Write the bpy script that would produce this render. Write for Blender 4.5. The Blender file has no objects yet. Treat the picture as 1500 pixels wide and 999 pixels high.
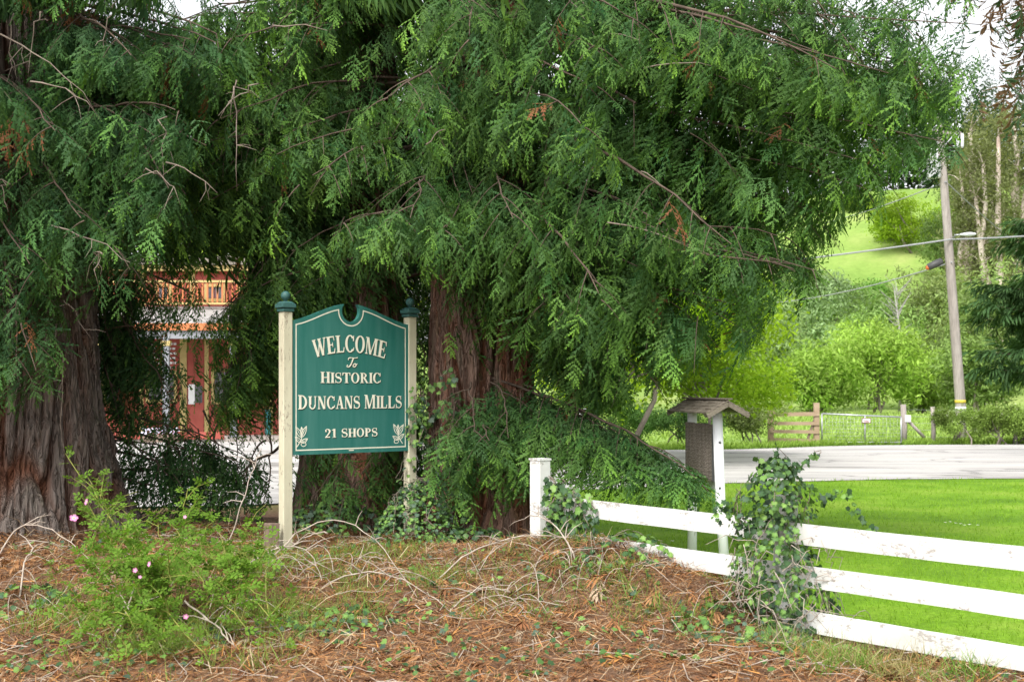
import bpy, bmesh, math, random
import numpy as np
from mathutils import Vector, Matrix

random.seed(7)
RNG = np.random.default_rng(11)
scene = bpy.context.scene
C = scene.collection
R = math.radians
F = 1875.0           # focal length in pixels of the 1500 px wide photograph
EYE = 1.7            # camera height
HORIZON = 568.0

# ------------------------------------------------------------------ camera
cam_d = bpy.data.cameras.new('camera')
cam_d.lens = 36.0 * F / 1500.0
cam_d.sensor_width = 36.0
cam_d.shift_y = (HORIZON - 499.5) / 1500.0
cam_d.clip_end = 3000.0
cam_d.clip_start = 0.1
cam_d.dof.use_dof = True
cam_d.dof.focus_distance = 11.5
cam_d.dof.aperture_fstop = 4.0
cam = bpy.data.objects.new('camera', cam_d)
C.objects.link(cam)
cam.location = (0, 0, EYE)
cam.rotation_euler = (R(90), 0, 0)
scene.camera = cam

# ------------------------------------------------------------------ sky, sun, exposure
SUN_EL, SUN_AZ = R(52), R(205)      # azimuth clockwise from +Y: behind the camera, a little left
w = bpy.data.worlds.new('World')
scene.world = w
w.use_nodes = True
wn = w.node_tree
bg = wn.nodes['Background']
sky = wn.nodes.new('ShaderNodeTexSky')
sky.sky_type = 'NISHITA'
sky.sun_disc = False
sky.sun_elevation = SUN_EL
sky.sun_rotation = SUN_AZ
sky.air_density = 1.0
sky.dust_density = 3.0
sky.ozone_density = 1.0
hs = wn.nodes.new('ShaderNodeHueSaturation')      # thin bright overcast: nearly colourless
hs.inputs['Saturation'].default_value = 0.12
wn.links.new(sky.outputs[0], hs.inputs['Color'])
wn.links.new(hs.outputs[0], bg.inputs['Color'])
bg.inputs['Strength'].default_value = 0.15

sd = bpy.data.lights.new('sun', 'SUN')
sd.energy = 1.5
sd.angle = R(18)
sd.color = (1.0, 0.955, 0.89)
sun = bpy.data.objects.new('sun', sd)
C.objects.link(sun)
sdir = Vector((math.sin(SUN_AZ) * math.cos(SUN_EL), math.cos(SUN_AZ) * math.cos(SUN_EL), math.sin(SUN_EL)))
sun.rotation_euler = (-sdir).to_track_quat('-Z', 'Y').to_euler()
sun.location = (0, -5, 30)

vs = scene.view_settings
vs.view_transform = 'Standard'
vs.look = 'None'
vs.exposure = 1.2
vs.gamma = 1.0
vs.use_curve_mapping = False
scene.render.engine = 'CYCLES'
scene.cycles.max_bounces = 8
scene.cycles.diffuse_bounces = 4
scene.cycles.glossy_bounces = 2
scene.cycles.transmission_bounces = 4
scene.cycles.transparent_max_bounces = 8
scene.cycles.use_denoising = True


# ------------------------------------------------------------------ helpers
def at(px, py, D):
    """point at depth D seen at photograph pixel (px, py)"""
    return Vector(((px - 750.0) / F * D, D, EYE - (py - HORIZON) / F * D))


def gx(px, D):
    return (px - 750.0) / F * D


def proj(P):
    P = np.asarray(P)
    y = np.maximum(P[..., 1], 0.1)
    return 750 + P[..., 0] / y * F, HORIZON - (P[..., 2] - EYE) / y * F


def tag(o, label=None, cat=None, group=None, kind=None):
    if label: o['label'] = label
    if cat: o['category'] = cat
    if group: o['group'] = group
    if kind: o['kind'] = kind
    return o


def empty(name, loc=(0, 0, 0), rz=0.0, parent=None):
    o = bpy.data.objects.new(name, None)
    o.empty_display_size = 0.2
    C.objects.link(o)
    o.location = loc
    o.rotation_euler = (0, 0, rz)
    if parent: o.parent = parent
    return o


def link(name, me, mat, parent=None, loc=None):
    o = bpy.data.objects.new(name, me)
    if mat is not None and not me.materials:
        me.materials.append(mat)
    C.objects.link(o)
    if parent:
        o.parent = parent
        # all part meshes are written in world space; undo the parent's own placement
        o.matrix_parent_inverse = pmat(parent).inverted()
    if loc is not None: o.location = loc
    return o


def pmat(o):
    m = Matrix.Translation(o.location) @ o.rotation_euler.to_matrix().to_4x4()
    if o.parent:
        m = pmat(o.parent) @ o.matrix_parent_inverse @ m
    return m


class MB:
    """collects polygons; build() links them as one mesh object"""
    def __init__(s):
        s.v = []; s.f = []
        s.sm = []

    def poly(s, pts, smooth=False):
        b = len(s.v); s.v += [tuple(p) for p in pts]
        s.f.append(tuple(range(b, b + len(pts)))); s.sm.append(smooth)
        return s

    def box(s, c, size, M=None, taper=1.0):
        b = len(s.v)
        hx, hy, hz = size[0] / 2, size[1] / 2, size[2] / 2
        for z in (-1, 1):
            k = taper if z > 0 else 1.0
            for x, y in ((-1, -1), (1, -1), (1, 1), (-1, 1)):
                p = Vector((x * hx * k, y * hy * k, z * hz))
                if M is not None: p = M @ p
                s.v.append(tuple(Vector(c) + p))
        for q in ((3, 2, 1, 0), (4, 5, 6, 7), (0, 1, 5, 4), (1, 2, 6, 5), (2, 3, 7, 6), (3, 0, 4, 7)):
            s.f.append(tuple(b + i for i in q)); s.sm.append(False)
        return s

    def tube(s, pts, rad, n=6, cap=True):
        pts = [Vector(p) for p in pts]
        rs = rad if hasattr(rad, '__len__') else [rad] * len(pts)
        b = len(s.v)
        prev = None
        for i, p in enumerate(pts):
            t = (pts[min(i + 1, len(pts) - 1)] - pts[max(i - 1, 0)])
            if t.length < 1e-9: t = Vector((0, 0, 1))
            t.normalize()
            if prev is None:
                a = Vector((0, 0, 1)) if abs(t.z) < 0.9 else Vector((1, 0, 0))
                u = t.cross(a).normalized()
            else:
                u = (prev - t * prev.dot(t))
                u = u.normalized() if u.length > 1e-6 else t.orthogonal().normalized()
            prev = u
            vv = t.cross(u)
            for k in range(n):
                a = 2 * math.pi * k / n
                s.v.append(tuple(p + (u * math.cos(a) + vv * math.sin(a)) * rs[i]))
        for i in range(len(pts) - 1):
            for k in range(n):
                k2 = (k + 1) % n
                s.f.append((b + i * n + k, b + i * n + k2, b + (i + 1) * n + k2, b + (i + 1) * n + k)); s.sm.append(True)
        if cap:
            s.f.append(tuple(b + k for k in reversed(range(n)))); s.sm.append(False)
            e = b + (len(pts) - 1) * n
            s.f.append(tuple(e + k for k in range(n))); s.sm.append(False)
        return s

    def lathe(s, c, prof, n=16, square=False, M=None):
        """prof: list of (r, z)"""
        b = len(s.v)
        for r, z in prof:
            for k in range(n):
                a = 2 * math.pi * (k + (0.5 if square else 0)) / n
                p = Vector((r * math.cos(a), r * math.sin(a), z))
                if M is not None: p = M @ p
                s.v.append(tuple(Vector(c) + p))
        for i in range(len(prof) - 1):
            for k in range(n):
                k2 = (k + 1) % n
                s.f.append((b + i * n + k, b + i * n + k2, b + (i + 1) * n + k2, b + (i + 1) * n + k)); s.sm.append(not square)
        s.f.append(tuple(b + k for k in reversed(range(n)))); s.sm.append(False)
        e = b + (len(prof) - 1) * n
        s.f.append(tuple(e + k for k in range(n))); s.sm.append(False)
        return s

    def mesh(s, name):
        me = bpy.data.meshes.new(name)
        me.from_pydata(s.v, [], s.f)
        me.polygons.foreach_set('use_smooth', s.sm)
        me.update()
        return me

    def build(s, name, mat, parent=None, bevel=0.0):
        o = link(name, s.mesh(name), mat, parent)
        if bevel:
            m = o.modifiers.new('bevel', 'BEVEL'); m.width = bevel; m.segments = 2; m.limit_method = 'ANGLE'
        return o


def mesh_np(name, V, faces, mat, tint=None, parent=None, smooth=False, extra=None):
    """V: N x 3; faces: list of index arrays (n x 3 or n x 4)"""
    me = bpy.data.meshes.new(name)
    V = np.ascontiguousarray(V, dtype=np.float32)
    me.vertices.add(len(V)); me.vertices.foreach_set('co', V.ravel())
    faces = [np.asarray(f, dtype=np.int32) for f in faces if len(f)]
    loops = np.concatenate([f.ravel() for f in faces])
    tot = np.concatenate([np.full(len(f), f.shape[1], dtype=np.int32) for f in faces])
    st = np.concatenate([[0], np.cumsum(tot)[:-1]]).astype(np.int32)
    me.loops.add(len(loops)); me.loops.foreach_set('vertex_index', loops)
    me.polygons.add(len(tot))
    me.polygons.foreach_set('loop_start', st)
    if smooth:
        me.polygons.foreach_set('use_smooth', np.ones(len(tot), dtype=bool))
    if tint is not None:
        a = me.attributes.new('tint', 'FLOAT_COLOR', 'POINT')
        c = np.ones((len(V), 4), dtype=np.float32); c[:, :3] = tint
        a.data.foreach_set('color', c.ravel())
    if extra is not None:
        for k, vals in extra.items():
            a = me.attributes.new(k, 'FLOAT', 'POINT')
            a.data.foreach_set('value', np.asarray(vals, dtype=np.float32))
    me.update(calc_edges=True)
    me.validate()
    return link(name, me, mat, parent)


def nrm(a):
    return a / np.maximum(np.linalg.norm(a, axis=-1, keepdims=True), 1e-9)


def frames(d, up):
    x = nrm(d); y = nrm(np.cross(up, x)); z = np.cross(x, y)
    return np.stack([x, y, z], axis=2)


def scatter(tmpl, pos, fr, scale, c0, c1):
    """instances of a template written out as one vertex / triangle / colour array"""
    V, T, W = tmpl
    n = len(pos)
    P = np.einsum('nij,vj->nvi', fr, V) * np.asarray(scale).reshape(-1, 1, 1) + np.asarray(pos)[:, None, :]
    Fc = T[None] + (np.arange(n) * len(V))[:, None, None]
    w_ = W[None, :, None]
    col = c0[:, None, :] * (1 - w_) + c1[:, None, :] * w_
    return P.reshape(-1, 3), Fc.reshape(-1, T.shape[1]), col.reshape(-1, 3)


def join_sets(sets):
    V, Fc, Co = [], [], []
    o = 0
    for v, f, c in sets:
        V.append(v); Fc.append(f + o); Co.append(c); o += len(v)
    return np.concatenate(V), np.concatenate(Fc), np.concatenate(Co)


_tab = np.random.default_rng(5).random(4096)


def vnoise(x, y, seed=0):
    x = np.asarray(x, float); y = np.asarray(y, float)
    xi = np.floor(x).astype(int); yi = np.floor(y).astype(int)
    fx = x - xi; fy = y - yi
    fx = fx * fx * (3 - 2 * fx); fy = fy * fy * (3 - 2 * fy)
    h = lambda a, b: _tab[(a * 127 + b * 311 + seed * 977) % 4096]
    return (h(xi, yi) * (1 - fx) + h(xi + 1, yi) * fx) * (1 - fy) + (h(xi, yi + 1) * (1 - fx) + h(xi + 1, yi + 1) * fx) * fy


def fbm(x, y, seed=0, o=4):
    s = 0; a = 0.5
    for k in range(o):
        s = s + a * vnoise(np.asarray(x) * 2 ** k, np.asarray(y) * 2 ** k, seed + k); a *= 0.5
    return s


def sstep(a, b, x):
    t = np.clip((np.asarray(x, float) - a) / (b - a), 0, 1)
    return t * t * (3 - 2 * t)


# ------------------------------------------------------------------ materials
def new_mat(name):
    m = bpy.data.materials.new(name); m.use_nodes = True
    nt = m.node_tree
    return m, nt, nt.nodes['Principled BSDF']


def N(nt, kind, **kw):
    n = nt.nodes.new(kind)
    for k, v in kw.items():
        if k.startswith('i_'):
            n.inputs[k[2:].replace('_', ' ')].default_value = v
        else:
            setattr(n, k, v)
    return n


def coords(nt, scale=(1, 1, 1), obj=False):
    tc = N(nt, 'ShaderNodeTexCoord'); mp = N(nt, 'ShaderNodeMapping')
    mp.inputs['Scale'].default_value = scale
    nt.links.new(tc.outputs['Object'], mp.inputs['Vector'])
    return mp.outputs[0]


def noise(nt, vec, scale, detail=4, rough=0.55, dist=0.0):
    n = N(nt, 'ShaderNodeTexNoise')
    n.inputs['Scale'].default_value = scale
    n.inputs['Detail'].default_value = detail
    n.inputs['Roughness'].default_value = rough
    n.inputs['Distortion'].default_value = dist
    nt.links.new(vec, n.inputs['Vector'])
    return n.outputs['Fac']


def ramp(nt, fac, stops):
    r = N(nt, 'ShaderNodeValToRGB')
    e = r.color_ramp.elements
    while len(e) > len(stops): e.remove(e[-1])
    while len(e) < len(stops): e.new(0.5)
    for k, (p, c) in enumerate(stops):
        e[k].position = p
        e[k].color = (*c, 1) if len(c) == 3 else c
    nt.links.new(fac, r.inputs[0])
    return r.outputs[0]


def mix(nt, fac, a, b, mode='MIX'):
    m = N(nt, 'ShaderNodeMix', data_type='RGBA', blend_type=mode)
    for sock, v in ((m.inputs[0], fac), (m.inputs[6], a), (m.inputs[7], b)):
        if hasattr(v, 'is_output'):
            nt.links.new(v, sock)
        else:
            sock.default_value = (*v, 1) if isinstance(v, tuple) and len(v) == 3 else v
    return m.outputs[2]


def bump(nt, bs, h, strength=0.4, dist=0.01):
    b = N(nt, 'ShaderNodeBump')
    b.inputs['Strength'].default_value = strength
    b.inputs['Distance'].default_value = dist
    nt.links.new(h, b.inputs['Height'])
    nt.links.new(b.outputs[0], bs.inputs['Normal'])


def mat_noisy(name, stops, scale=4.0, stretch=(1, 1, 1), rough=0.8, bump_s=0.3, bump_d=0.01, spec=0.3, detail=5, fine=None):
    m, nt, bs = new_mat(name)
    v = coords(nt, stretch)
    f = noise(nt, v, scale, detail)
    col = ramp(nt, f, stops)
    if fine:
        f2 = noise(nt, v, scale * fine[0], 3)
        col = mix(nt, fine[1], col, ramp(nt, f2, [(0.3, (0.25, 0.25, 0.25)), (0.7, (1, 1, 1))]), 'MULTIPLY')
        hsrc = f2
    else:
        hsrc = f
    nt.links.new(col, bs.inputs['Base Color'])
    bs.inputs['Roughness'].default_value = rough
    bs.inputs['Specular IOR Level'].default_value = spec
    if bump_s: bump(nt, bs, hsrc, bump_s, bump_d)
    return m


def mat_leaf(name, trans=0.3, rough=0.5, spec=0.25, warm=(1.25, 1.3, 0.6)):
    """foliage: the leaf's own colour comes from the mesh's tint attribute"""
    m, nt, bs = new_mat(name)
    at_ = N(nt, 'ShaderNodeAttribute', attribute_name='tint')
    nt.links.new(at_.outputs['Color'], bs.inputs['Base Color'])
    bs.inputs['Roughness'].default_value = rough
    bs.inputs['Specular IOR Level'].default_value = spec
    if trans > 0:
        tr = N(nt, 'ShaderNodeBsdfTranslucent')
        nt.links.new(mix(nt, 1.0, at_.outputs['Color'], warm, 'MULTIPLY'), tr.inputs['Color'])
        ms = N(nt, 'ShaderNodeMixShader'); ms.inputs[0].default_value = trans
        nt.links.new(bs.outputs[0], ms.inputs[1]); nt.links.new(tr.outputs[0], ms.inputs[2])
        nt.links.new(ms.outputs[0], nt.nodes['Material Output'].inputs[0])
    return m


def mat_paint(name, base, chip, amount=0.35, dirt=(0.45, 0.42, 0.36), along=(1, 1, 1), rough=0.5, dirt_amt=0.35):
    """old paint: dull dirt film, cracks and flaked patches that show the wood"""
    m, nt, bs = new_mat(name)
    v = coords(nt, along)
    big = noise(nt, v, 3.0, 5, 0.6)
    fine = noise(nt, v, 26.0, 5, 0.7)
    mask = N(nt, 'ShaderNodeMath', operation='MULTIPLY'); nt.links.new(big, mask.inputs[0]); nt.links.new(fine, mask.inputs[1])
    ch = ramp(nt, mask.outputs[0], [(0.0, (0, 0, 0)), (0.47 - 0.3 * amount, (0, 0, 0)), (0.50 - 0.3 * amount, (1, 1, 1))])
    d = ramp(nt, noise(nt, v, 1.7, 6, 0.65), [(0.35, (0, 0, 0)), (0.8, (1, 1, 1))])
    dm = N(nt, 'ShaderNodeMath', operation='MULTIPLY'); nt.links.new(d, dm.inputs[0]); dm.inputs[1].default_value = dirt_amt
    c1 = mix(nt, dm.outputs[0], base, dirt)
    c2 = mix(nt, ch, c1, chip)
    nt.links.new(c2, bs.inputs['Base Color'])
    bs.inputs['Roughness'].default_value = rough
    bs.inputs['Specular IOR Level'].default_value = 0.35
    bump(nt, bs, mask.outputs[0], 0.35, 0.004)
    return m


def mat_flat(name, col, rough=0.6, metal=0.0, spec=0.4, var=0.12, scale=8.0):
    m, nt, bs = new_mat(name)
    v = coords(nt)
    f = noise(nt, v, scale, 5)
    lo = tuple(c * (1 - var) for c in col); hi = tuple(min(1, c * (1 + var)) for c in col)
    nt.links.new(ramp(nt, f, [(0.3, lo), (0.7, hi)]), bs.inputs['Base Color'])
    bs.inputs['Roughness'].default_value = rough
    bs.inputs['Metallic'].default_value = metal
    bs.inputs['Specular IOR Level'].default_value = spec
    return m


M_needle = mat_leaf('redwood_needles', 0.30, 0.6, 0.12)
M_broad = mat_leaf('broad_leaves', 0.42, 0.6, 0.12)
M_ivy = mat_leaf('ivy_leaves', 0.15, 0.5, 0.22)
M_litter = mat_leaf('dry_litter', 0.0, 0.85, 0.15)
M_grass = mat_leaf('grass_blades', 0.35, 0.55, 0.2)
M_petal = mat_leaf('petals', 0.3, 0.5, 0.2)

M_fence = mat_paint('white_fence_paint', (0.70, 0.70, 0.69), (0.36, 0.34, 0.31), 0.51, (0.36, 0.36, 0.30), (1, 1, 2.2), 0.55, 0.75)
M_cream = mat_paint('cream_post_paint', (0.66, 0.63, 0.47), (0.30, 0.25, 0.18), 0.47, (0.38, 0.35, 0.24), (3, 3, 0.8), 0.55, 0.75)
M_green = mat_paint('sign_green_paint', (0.019, 0.142, 0.118), (0.06, 0.19, 0.165), 0.14, (0.075, 0.225, 0.195), (5, 5, 0.55), 0.45, 0.75)
M_capgreen = mat_paint('cap_green_paint', (0.035, 0.115, 0.105), (0.1, 0.15, 0.14), 0.3, (0.07, 0.14, 0.13), (4, 4, 4), 0.5, 0.6)
M_letter = mat_flat('letter_cream', (0.80, 0.78, 0.64), 0.5, var=0.05, scale=30)
M_shadow = mat_flat('letter_shadow_paint', (0.03, 0.03, 0.022), 0.6)
M_stake = mat_noisy('weathered_stake', [(0.25, (0.16, 0.11, 0.085)), (0.75, (0.30, 0.22, 0.17))], 9, (1, 1, 0.12), 0.85, 0.5, 0.006, fine=(5, 0.5))
M_shingle = mat_noisy('weathered_shingle', [(0.25, (0.12, 0.10, 0.075)), (0.75, (0.27, 0.235, 0.185))], 8, (1, 1, 1), 0.9, 0.5, 0.006, fine=(5, 0.5))
M_greywood = mat_noisy('grey_post_wood', [(0.25, (0.27, 0.235, 0.21)), (0.75, (0.46, 0.42, 0.38))], 6, (1, 1, 0.1), 0.85, 0.4, 0.006, fine=(5, 0.5))
M_board = mat_noisy('brown_board_wood', [(0.25, (0.27, 0.19, 0.12)), (0.75, (0.42, 0.32, 0.22))], 4, (0.3, 1, 1), 0.85, 0.3, 0.006)
M_white = mat_paint('white_post_paint', (0.78, 0.79, 0.80), (0.4, 0.38, 0.35), 0.22, (0.6, 0.6, 0.58), (3, 3, 0.5), 0.45, 0.2)
M_metal = mat_flat('galvanised_steel', (0.42, 0.44, 0.45), 0.45, 0.6)
M_dark = mat_flat('dark_hardware', (0.06, 0.06, 0.06), 0.5)
M_lightgrey = mat_flat('pale_grey_enamel', (0.62, 0.64, 0.66), 0.45)
M_wire = mat_flat('cable_sheath', (0.30, 0.31, 0.32), 0.5)
M_twig = mat_noisy('dead_cane_bark', [(0.25, (0.26, 0.21, 0.17)), (0.75, (0.50, 0.43, 0.36))], 12, (1, 1, 1), 0.85, 0.3, 0.003)
M_palebranch = mat_noisy('pale_dead_branch', [(0.25, (0.13, 0.10, 0.08)), (0.75, (0.30, 0.25, 0.20))], 12, (1, 1, 1), 0.85, 0.3, 0.003)
M_branch = mat_noisy('redwood_branch_bark', [(0.25, (0.055, 0.04, 0.03)), (0.75, (0.14, 0.10, 0.075))], 10, (1, 1, 1), 0.9, 0.4, 0.006)
M_greenstem = mat_noisy('green_cane', [(0.25, (0.13, 0.17, 0.03)), (0.75, (0.28, 0.27, 0.06))], 10, (1, 1, 1), 0.6, 0.2, 0.003)
M_trunk = mat_noisy('grey_tree_bark', [(0.25, (0.13, 0.11, 0.09)), (0.75, (0.30, 0.26, 0.22))], 3, (1, 1, 0.3), 0.9, 0.5, 0.02)
M_euc = mat_noisy('pale_smooth_bark', [(0.3, (0.34, 0.26, 0.21)), (0.6, (0.62, 0.54, 0.47))], 1.2, (1, 1, 0.3), 0.85, 0.4, 0.02)


def mat_bark():
    m, nt, bs = new_mat('redwood_bark')
    v = coords(nt, (1, 1, 0.17))
    v2 = coords(nt, (1, 1, 0.35))
    f = noise(nt, v, 15, 9, 0.72, 0.6)
    f2 = noise(nt, v2, 7, 4)
    at_ = N(nt, 'ShaderNodeAttribute', attribute_name='furrow')
    grey = ramp(nt, f, [(0.25, (0.10, 0.078, 0.066)), (0.5, (0.19, 0.158, 0.138)), (0.75, (0.33, 0.29, 0.262))])
    red = ramp(nt, f, [(0.3, (0.12, 0.05, 0.03)), (0.7, (0.24, 0.105, 0.06))])
    c = mix(nt, at_.outputs['Fac'], grey, red)
    moss = ramp(nt, f2, [(0.55, (0, 0, 0)), (0.72, (0.5, 0.5, 0.5))])
    c = mix(nt, moss, c, (0.17, 0.16, 0.10))
    nt.links.new(c, bs.inputs['Base Color'])
    bs.inputs['Roughness'].default_value = 0.92
    bs.inputs['Specular IOR Level'].default_value = 0.15
    cr = noise(nt, coords(nt, (1, 1, 0.13)), 13, 3, 0.6, 0.8)
    ab = N(nt, 'ShaderNodeMath', operation='SUBTRACT'); nt.links.new(cr, ab.inputs[0]); ab.inputs[1].default_value = 0.5
    ab2 = N(nt, 'ShaderNodeMath', operation='ABSOLUTE'); nt.links.new(ab.outputs[0], ab2.inputs[0])
    rp = ramp(nt, ab2.outputs[0], [(0.0, (0, 0, 0)), (0.06, (0.7, 0.7, 0.7)), (0.2, (1, 1, 1))])
    sm = N(nt, 'ShaderNodeMath', operation='MULTIPLY_ADD'); nt.links.new(f, sm.inputs[0]); sm.inputs[1].default_value = 0.55; nt.links.new(rp, sm.inputs[2])
    bump(nt, bs, sm.outputs[0], 1.0, 0.045)
    return m


M_bark = mat_bark()


# ------------------------------------------------------------------ ground
FP0 = np.array([3.0, 7.5]); FU = np.array([-0.667, 0.742]); FN = np.array([0.742, 0.667])   # fence line and its lawn-side normal


def fence_td(x, y):
    dx = np.asarray(x) - FP0[0]; dy = np.asarray(y) - FP0[1]
    return dx * FU[0] + dy * FU[1], dx * FN[0] + dy * FN[1]


def fpt(t, d=0.0):
    return FP0 + FU * t + FN * d


def ground_h(x, y):
    x = np.asarray(x, float); y = np.asarray(y, float)
    t, d = fence_td(x, y)
    lawnside = sstep(0.05, 0.7, d) * sstep(0.2, 1.0, x)
    bank = 0.24 * sstep(7.4, 11.4, y) * (1 - sstep(14.0, 17.0, y)) * (1 - sstep(0.5, 2.4, x - 0.0 + (8.6 - y) * 0.3) * 0.75)
    bank = bank + 0.12 * np.exp(-((x + 4.9) ** 2 + (y - 12.8) ** 2) / 3.0)
    ridge = np.interp(t, [1.2, 1.75, 2.0, 2.3, 2.7, 3.3, 4.2, 4.8, 5.6], [0.0, 0.1, 0.26, 0.32, 0.40, 0.46, 0.46, 0.34, 0.12])
    rw = np.where(d < 0, np.exp(-(d / 0.75) ** 2), np.exp(-(d / 0.22) ** 2))
    h = np.maximum(bank * (1 - lawnside), ridge * rw)
    near = (1 - sstep(13.5, 16.5, y)) * (1 - lawnside)
    h = h + near * (fbm(x * 1.3, y * 1.3, 3) - 0.47) * 0.16 + near * (fbm(x * 5, y * 5, 9) - 0.47) * 0.06
    # far land: flat field, then the hillside
    hill = sstep(100, 275, y + 0.06 * x) * 41 + sstep(260, 600, y) * 8
    hill = hill * (0.85 + 0.3 * fbm(x * 0.012 + 3, y * 0.012, 21)) + sstep(90, 130, y) * (fbm(x * 0.05, y * 0.05, 4) - 0.45) * 6
    hill = hill * (0.28 + 0.72 * sstep(-5, 30, x - 0.05 * (y - 100)))
    return h + hill


def grid_sheet(name, xs, ys, mat, zoff=0.0, keep=None, kind='structure'):
    X, Y = np.meshgrid(xs, ys)
    Z = ground_h(X, Y) + zoff
    V = np.stack([X, Y, Z], -1).reshape(-1, 3)
    nx, ny = len(xs), len(ys)
    i = np.arange(nx * ny).reshape(ny, nx)
    Q = np.stack([i[:-1, :-1], i[:-1, 1:], i[1:, 1:], i[1:, :-1]], -1).reshape(-1, 4)
    if keep is not None:
        cx = V[Q, 0].mean(1); cy = V[Q, 1].mean(1)
        Q = Q[keep(cx, cy)]
        used = np.unique(Q); re = np.full(len(V), -1); re[used] = np.arange(len(used))
        V = V[used]; Q = re[Q]
    o = mesh_np(name, V, [Q], mat, smooth=True)
    tag(o, kind=kind)
    return o


def dens(a, b, fine, coarse_lo, coarse_hi, n=46):
    mid = np.arange(a, b, fine)
    lo = a - np.geomspace(fine, a - coarse_lo, n) if coarse_lo < a else np.array([])
    hi = b + np.geomspace(fine, coarse_hi - b, n)
    return np.unique(np.concatenate([lo[::-1], mid, hi]))


M_soil = mat_noisy('duff_soil', [(0.2, (0.085, 0.05, 0.032)), (0.5, (0.18, 0.105, 0.065)), (0.8, (0.27, 0.17, 0.11))], 5.0, (1, 1, 1), 0.95, 0.8, 0.03, 0.1, 8, fine=(9, 0.6))


def mat_land():
    m, nt, bs = new_mat('land')
    v = coords(nt)
    g = ramp(nt, noise(nt, v, 0.05, 9, 0.7), [(0.3, (0.15, 0.26, 0.05)), (0.5, (0.235, 0.345, 0.08)), (0.7, (0.34, 0.39, 0.13))])
    g = mix(nt, 0.5, g, ramp(nt, noise(nt, v, 1.5, 5, 0.7), [(0.3, (0.55, 0.55, 0.55)), (0.7, (1, 1, 1))]), 'MULTIPLY')
    soil = ramp(nt, noise(nt, v, 14, 7, 0.7), [(0.25, (0.085, 0.05, 0.032)), (0.5, (0.18, 0.105, 0.065)), (0.75, (0.28, 0.18, 0.12))])
    tc = N(nt, 'ShaderNodeTexCoord'); sx = N(nt, 'ShaderNodeSeparateXYZ')
    nt.links.new(tc.outputs['Object'], sx.inputs[0])
    mr = N(nt, 'ShaderNodeMapRange'); mr.inputs[1].default_value = 17; mr.inputs[2].default_value = 22
    nt.links.new(sx.outputs[1], mr.inputs[0])
    nt.links.new(mix(nt, mr.outputs[0], soil, g), bs.inputs['Base Color'])
    bs.inputs['Roughness'].default_value = 0.95
    bs.inputs['Specular IOR Level'].default_value = 0.1
    bump(nt, bs, noise(nt, v, 20, 6, 0.7), 0.6, 0.03)
    return m


M_land = mat_land()
ground = grid_sheet('ground', dens(-7, 6, 0.15, -700, 700, 40), dens(4.0, 17, 0.15, -30, 900, 56), M_land)

M_lawn = mat_noisy('lawn_turf', [(0.30, (0.080, 0.180, 0.010)), (0.5, (0.150, 0.295, 0.014)), (0.72, (0.25, 0.37, 0.045))], 0.7, (1, 1, 1), 0.9, 0.5, 0.02, 0.15, 8, fine=(30, 0.45))


def road_near(x):       # lawn's far edge
    return np.interp(x, [-30, -14, -8, -4, 0, 3, 7, 20, 60], [17.4, 17.4, 17.6, 18.2, 20.5, 22.2, 23.6, 24.0, 24.5]) + 0.35 * (fbm(np.asarray(x) * 0.9, np.asarray(x) * 0 + 2, 8) - 0.47)


def road_far(x):
    return np.interp(x, [-40, -6, 0, 4, 6.2, 10, 20, 60], [41.0, 41.0, 37.5, 34.6, 34.8, 37.4, 38.6, 41.0]) + 0.5 * (fbm(np.asarray(x) * 0.8, np.asarray(x) * 0 + 5, 8) - 0.47)


def lawn_keep(x, y):
    t, d = fence_td(x, y)
    return (d > 0.30) & (x > 0.55) & (y < road_near(x) + 0.4)


lawn = grid_sheet('lawn', np.concatenate([np.arange(0.4, 6, 0.16), np.arange(6, 40, 0.6)]), np.concatenate([np.arange(3.0, 14, 0.16), np.arange(14, 25.4, 0.3)]), M_lawn, 0.012, lawn_keep)

M_road = mat_noisy('pale_chipseal', [(0.28, (0.26, 0.25, 0.24)), (0.40, (0.42, 0.405, 0.39)), (0.55, (0.48, 0.465, 0.445)), (0.75, (0.57, 0.55, 0.53))], 0.5, (0.5, 2.6, 1), 0.9, 0.3, 0.01, 0.2, 9, fine=(60, 0.25))
def road_cracks():
    nt = M_road.node_tree; bs = nt.nodes['Principled BSDF']
    src = bs.inputs['Base Color'].links[0].from_socket
    v = coords(nt, (0.35, 1.0, 1.0))
    vo = N(nt, 'ShaderNodeTexVoronoi', feature='DISTANCE_TO_EDGE'); vo.inputs['Scale'].default_value = 0.55
    wob = N(nt, 'ShaderNodeVectorMath', operation='ADD')
    nz = N(nt, 'ShaderNodeTexNoise'); nz.inputs['Scale'].default_value = 1.3; nz.inputs['Detail'].default_value = 5
    nt.links.new(v, nz.inputs['Vector']); nt.links.new(v, wob.inputs[0]); nt.links.new(nz.outputs['Color'], wob.inputs[1]); nt.links.new(wob.outputs[0], vo.inputs['Vector'])
    k = ramp(nt, vo.outputs['Distance'], [(0.0, (0.35, 0.35, 0.35)), (0.012, (0.8, 0.8, 0.8)), (0.03, (1, 1, 1))])
    p = ramp(nt, noise(nt, coords(nt, (0.10, 0.8, 1)), 0.9, 6, 0.6), [(0.36, (0.62, 0.61, 0.60)), (0.46, (1, 1, 1))])
    nt.links.new(mix(nt, 0.9, mix(nt, 1.0, src, p, 'MULTIPLY'), k, 'MULTIPLY'), bs.inputs['Base Color'])


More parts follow.
